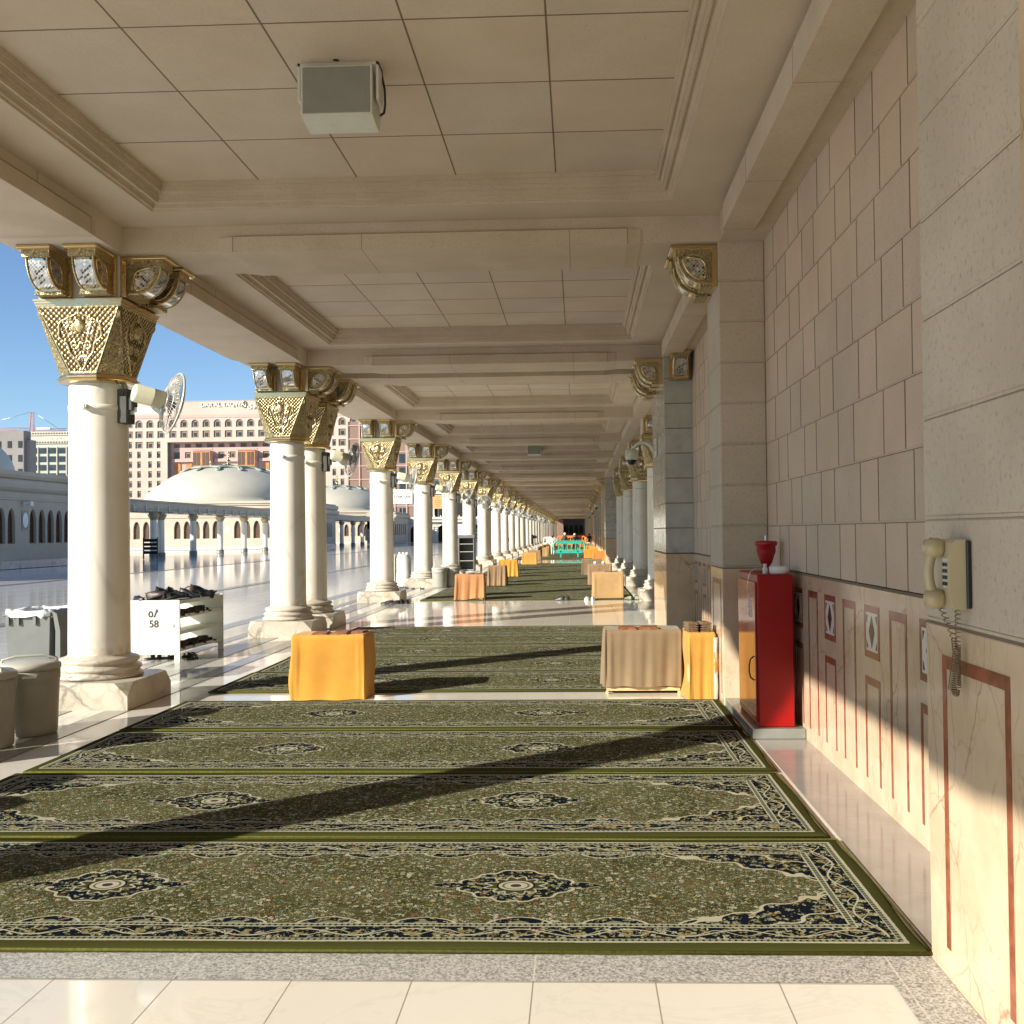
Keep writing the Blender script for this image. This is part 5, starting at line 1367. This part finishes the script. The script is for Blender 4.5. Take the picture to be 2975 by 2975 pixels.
# signs
sg=empty('stair_sign',(-27.2,153,4.7),0,'white sign reading TO STAIR CASE on a pole above the low grey hall','sign'); 
B('whitep').box(-1.9,1.95,-.04,.04,1.35,3.55).build('board',sg); bd=[o for o in sg.children][0]
B('steel').box(.35,.45,.05,.12,0,3.4).box(-1.85,1.9,-.05,-.041,1.45,1.5).build('pole',sg)
text('lettering','TO STAIR CASE',.50,(0.0,-.045,2.42),(PI/2,0,0),'blackink',bd,.004,offset=.012); text('lettering',arab('إلى السلم العلوي'),.50,(0.2,-.045,3.12),(PI/2,0,0),'blackink',bd,.004); text('lettering',arab('سيرهيون كي طرف'),.42,(0,-.045,1.82),(PI/2,0,0),'blackink',bd,.004)
os_=empty('orange_notice',(-23.0,165,4.3),0,'orange notice board above the portal between the fourth and fifth columns','sign')
B('orangesign').box(-.85,.85,-.04,.04,1.25,3.5).build('board',os_); m=B('reddull')
for i,w in enumerate((.35,.22,.5,.55,.5,.3)): m.box(-w,w,-.046,-.04,3.15-i*.3,3.21-i*.3)
m.build('text_lines',os_); B('steel').box(-.04,.04,.05,.1,-.1,3.0).build('pole',os_)
# ------------------------------------------------------------------ hotel
ho=empty('hotel',(0,0,0),0,'large pink stone hotel with arched top windows and roof lettering','building')
YH=320; px=lambda x:-144.99+(x-45)*.02553
rows=[(715,800),(840,925),(965,1050),(1090,1175),(1215,1300),(1340,1425)]; pz=lambda y_:44.7-(y_-85)*.0253
winspec=[]
def hwall(x0,x1,mat,yf,specs,ztop,zbot,name='wall'):
    """specs: list of rows (ztop_row,zbot_row,[windows])"""
    m=B(mat)
    for za,zb,wl in specs: arch_wall(m,wl,x0,x1,zb,za,lambda u,z,d:(u,yf+d,z),.35,False)
    m.build(name,ho)
    for za,zb,wl in specs:
        for w in wl: winspec.append((w,yf))
def block(x0,x1,wide,narrow):
    sp=[(pz(85),pz(300),[])]
    sp.append((pz(300),pz(440),[(c,1.2,pz(415),pz(360),pz(315)) for c in wide]))
    sp.append((pz(440),pz(570),[(c,1.2,pz(545),pz(457),pz(457)) for c in wide]))
    sp.append((pz(570),pz(700),[(c,1.2,pz(675),pz(590),pz(590)) for c in wide[1:-1]]+[(c,.62,pz(675),pz(590),pz(590)) for c in (narrow[0],narrow[-1])]))
    for a,b in rows[:5]: sp.append((pz(a-15),pz(b+25),[(c,.62,pz(b),pz(a),pz(a)) for c in narrow]))
    sp.append((pz(1325),0,[]))
    hwall(x0,x1,'hotelwall',YH,sp,0,0)
block(-152,px(555),[px(68),px(192),px(333),px(475)],[px(80),px(192),px(333),px(443)])
xr=lambda x:-(x+107.4*2)  # mirror about the centre line
block(-81.7,-62.5,[-79.0,-75.2,-71.6,-68.0],[-77.8,-75.2,-71.5,-68.75])
cen=[px(626+142*k) for k in range(12) if px(626+142*k)<-82.5]
hwall(px(555)+.002,-81.702,'hotelwall',YH-.003,[(pz(85),pz(300),[]),(pz(300),pz(440),[(c,1.2,pz(415),pz(360),pz(315)) for c in cen]),(pz(440),pz(600),[(c,1.2,pz(545),pz(457),pz(457)) for c in cen])],0,0)
c3_=[px(637+143*k) for k in range(12) if px(637+143*k)<-83]
bigs=[px(992),px(1563),px(2134)]
r4=[c for c in c3_ if min(abs(c-b) for b in bigs)>3.3]
hwall(px(555)+.01,-81.71,'hotelpink',YH+2.5,[(pz(600),pz(690),[(c,1.0,pz(665),pz(612),pz(612)) for c in c3_]),(pz(690),pz(850),[(c,1.0,pz(800),pz(720),pz(720)) for c in r4]),(pz(850),0,[])],0,0,'recessed_wall')
m=B('hotelpink').box(px(555),-81.7,YH+.3,YH+2.5,pz(602),pz(600)); 
for b in bigs: m.box(b-3.0,b+3.0,YH+.4,YH+2.5,pz(940),pz(712))
m.box(px(590),px(870),YH+1.5,YH+2.5,pz(850),pz(812)); m.box(px(1130),px(1440),YH+1.5,YH+2.5,pz(850),pz(812)); m.box(px(1700),px(2010),YH+1.5,YH+2.5,pz(850),pz(812)); 
for q in (640,780,1780,1920): m.box(px(q)-.9,px(q)+.9,YH+3,YH+3.4,pz(1050),pz(860)) 
m.build('balcony_band',ho)
m=B('hotelpink').box(-152.02,-62.48,YH-.15,YH,pz(295),pz(258)).mat('hotelwall').box(-152.1,-62.4,YH-.12,YH+12,pz(85),pz(78)); m.box(-152,-62.5,YH+3,YH+14,0,pz(90)); m.build('parapet_band',ho)
for b in bigs:
    m=B('mashrabiya').box(b-2.8,b+2.8,YH-.1,YH+.4,pz(918),pz(720)); m.mat('winbrown')
    for s_ in (-1,1):
        for k in (0,1): m.box(b+s_*1.5-.55+(k*1.2-.6)*1.0-.1,b+s_*1.5-.55+(k*1.2-.6)+.95,YH-.14,YH-.1,pz(900),pz(735))
    m.mat('hotelpink').box(b-3.6,b+3.6,YH-.5,YH+.4,pz(700),pz(688)); m.build('timber_bay_window',ho)
for q in (650,795,1790): B('mashrabiya').box(px(q)-.95,px(q)+.95,YH+2.2,YH+2.5,pz(1050),pz(862)).build('timber_bay_window',ho)
wcache={}
for (w,yf) in winspec:
    c,hw,s_,sp_,ap=w; key=(hw,round(sp_-s_,2),round(ap-s_,2))
    if key not in wcache:
        wm=window_mesh(hw,0,sp_-s_,ap-s_,lambda u,z,d:(u,d,z),.3,.12,False,False,'hotelwin','hotelwin'); 
        wm.mat('winglass').box(-hw*.45,hw*.45,.26,.29,.15*(ap-s_),.70*(ap-s_)); o=wm.build('window',ho); wcache[key]=o
    else: o=wcache[key].copy(); COL.objects.link(o); o.parent=ho
    o.location=(c,yf,s_)
text('roof_lettering','DAR AL TAQWA',1.9,(px(1265),YH-.3,pz(132)),(PI/2,0,0),'letters',ho,.12,offset=.0)
text('roof_lettering',arab('دار التقوى'),2.3,(px(1580),YH-.3,pz(140)),(PI/2,0,0),'letters',ho,.12,'LEFT')
m=B('goldbright').tube([(px(1540)+.62*math.cos(a*PI/12),YH-.25,pz(130)+.95*math.sin(a*PI/12)) for a in range(24)],.2,6,True); m.build('roof_emblem',ho)
# ------------------------------------------------------------------ far left buildings and crane
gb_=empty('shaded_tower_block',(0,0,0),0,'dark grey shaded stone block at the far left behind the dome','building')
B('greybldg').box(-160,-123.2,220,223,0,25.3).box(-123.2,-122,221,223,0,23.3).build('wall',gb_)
B('darkvoid')
for i in range(8):
    for k in range(5):
        B('darkvoid').box(-131.5+i*1.75 if 0 else -141.2+i*2.4,-140.3+i*2.4,219.9,220,21.5-k*3.1,23.0-k*3.1).build('window',gb_)
hb=empty('green_grey_hotel',(3.2,0,-.2),0,'pale grey-green hotel block with a row of small square roof windows under the crane','building')
B('greenbldg').box(-240,-215,420,440,0,46.4).mat('facade').box(-240.2,-218.5,419.6,420,44.9,46.5).box(-236.6,-218.3,419.4,420,41.4,42.5).build('wall',hb)
for i in range(17): B('winglass').box(-237.8+i*1.15,-237.3+i*1.15,419.5,419.6,45.4,46.0).build('window',hb)
for i in range(15): B('winglass').box(-236.1+i*1.2,-235.5+i*1.2,419.3,419.4,41.7,42.2).build('window',hb)
for k in range(4):
    for i in range(4): B('winglass').box(-235.6+i*4.1,-232.4+i*4.1,419.8,420,37.2-k*3.6,39.6-k*3.6).build('window',hb)
m=B('facade')
for i in range(5): m.box(-236.3+i*4.1,-235.9+i*4.1,419.5,420,28,39.9)
m.build('white_fins',hb)
text('roof_lettering','Hilton',1.0,(-227.0,419.9,43.8),(PI/2,0,0),'letters',hb,.08); text('roof_lettering',arab('هيلتون'),1.1,(-223.4,419.9,43.9),(PI/2,0,0),'letters',hb,.08)
cr=empty('tower_crane',(0,0,0),0,'orange-red tower crane on top of the far left buildings','crane')
m=B('cranered'); Yc=440
def ps(sx,sy,Y=Yc):
    d=CM.transposed()@Vector(((sx/1.5398-PX)/FD,-(sy/1.5398-PY)/FD,-1)); k=Y/d.y; return (d.x*k,Y,H+d.z*k)
def P_(sx,sy): return ps(sx,sy)
def lat(m,a,b,h,n,r=.14):
    a=Vector(a);b=Vector(b); pts=[]
    m.tube([a,b],r,4); m.tube([a+Vector((0,0,-h)),b+Vector((0,0,-h))],r,4)
    for i in range(n):
        p=a.lerp(b,i/n); q=a.lerp(b,(i+.5)/n)+Vector((0,0,-h)); s_=a.lerp(b,(i+1)/n); m.tube([p,q,s_],r*.6,3)
top=Vector(P_(90,1197)); base_=Vector(P_(92,1256))
m.tube([top,base_+Vector((-.9,0,0))],.22,4); m.tube([top+Vector((1.1,0,0)),base_+Vector((1.1,0,0))],.22,4)
for i in range(7):
    a=top.lerp(base_,i/7); b=top.lerp(base_,(i+1)/7); m.tube([a+Vector((-.3*i/7,0,0)),b+Vector((1.1,0,0))],.1,3); m.tube([a+Vector((1.1,0,0)),b+Vector((-.5,0,0))],.1,3)
m.tube([base_+Vector((0,0,-30)),base_],.9,4); m.build('mast',cr)
m=B('cranered'); lat(m,P_(-60,1240),P_(88,1244),1.3,26,.13); lat(m,P_(92,1247),P_(192,1245),1.0,14,.16); m.build('jib',cr)
m=B('steel'); m.tube([P_(-40,1232),tuple(top)],.12,3); m.tube([tuple(top+Vector((1,0,0))),P_(165,1242)],.12,3); m.build('stay_cables',cr)
B('whitep').box(P_(110,1246)[0],P_(148,1246)[0],Yc-1,Yc-.5,P_(110,1248)[2],P_(110,1243)[2]).build('counterweight_sign',cr)

# ------------------------------------------------------------------ light, sky, camera
SUN=Vector((-1,-.83,.545)).normalized()   # towards the sun
el=math.asin(SUN.z); az=math.atan2(SUN.x,SUN.y)
sl=bpy.data.lights.new('sun','SUN'); sl.energy=4.7; sl.angle=R(.55); sl.color=(1.0,.925,.785)
so=bpy.data.objects.new('sun',sl); COL.objects.link(so); so.rotation_euler=SUN.to_track_quat('Z','Y').to_euler()
w=bpy.data.worlds.new('World'); sc.world=w; w.use_nodes=True; nt=w.node_tree
sk=nt.nodes.new('ShaderNodeTexSky'); sk.sky_type='NISHITA'; sk.sun_disc=False; sk.sun_elevation=el; sk.sun_rotation=az%(2*PI); sk.altitude=600; sk.air_density=.95; sk.dust_density=0.0; sk.ozone_density=4.0
nt.links.new(sk.outputs[0],nt.nodes['Background'].inputs[0]); nt.nodes['Background'].inputs[1].default_value=.085
cd=bpy.data.cameras.new('camera'); cd.sensor_width=36; cd.sensor_fit='HORIZONTAL'; cd.lens=36*FD/1932; cd.shift_x=(966-PX)/1932; cd.shift_y=(PY-966)/1932; cd.clip_start=.05; cd.clip_end=2000
cam_=bpy.data.objects.new('camera',cd); COL.objects.link(cam_)
mw=CM.transposed().to_4x4(); mw.translation=(0,0,H); cam_.matrix_world=mw; sc.camera=cam_
sc.view_settings.view_transform='Standard'; sc.view_settings.look='None'; sc.view_settings.exposure=EXPO; sc.view_settings.gamma=1
sc.cycles.max_bounces=10; sc.cycles.diffuse_bounces=6; sc.cycles.glossy_bounces=4; sc.cycles.use_denoising=True; sc.cycles.caustics_reflective=False; sc.cycles.caustics_refractive=False
sc.cycles.sample_clamp_indirect=6
bpy.context.view_layer.update()
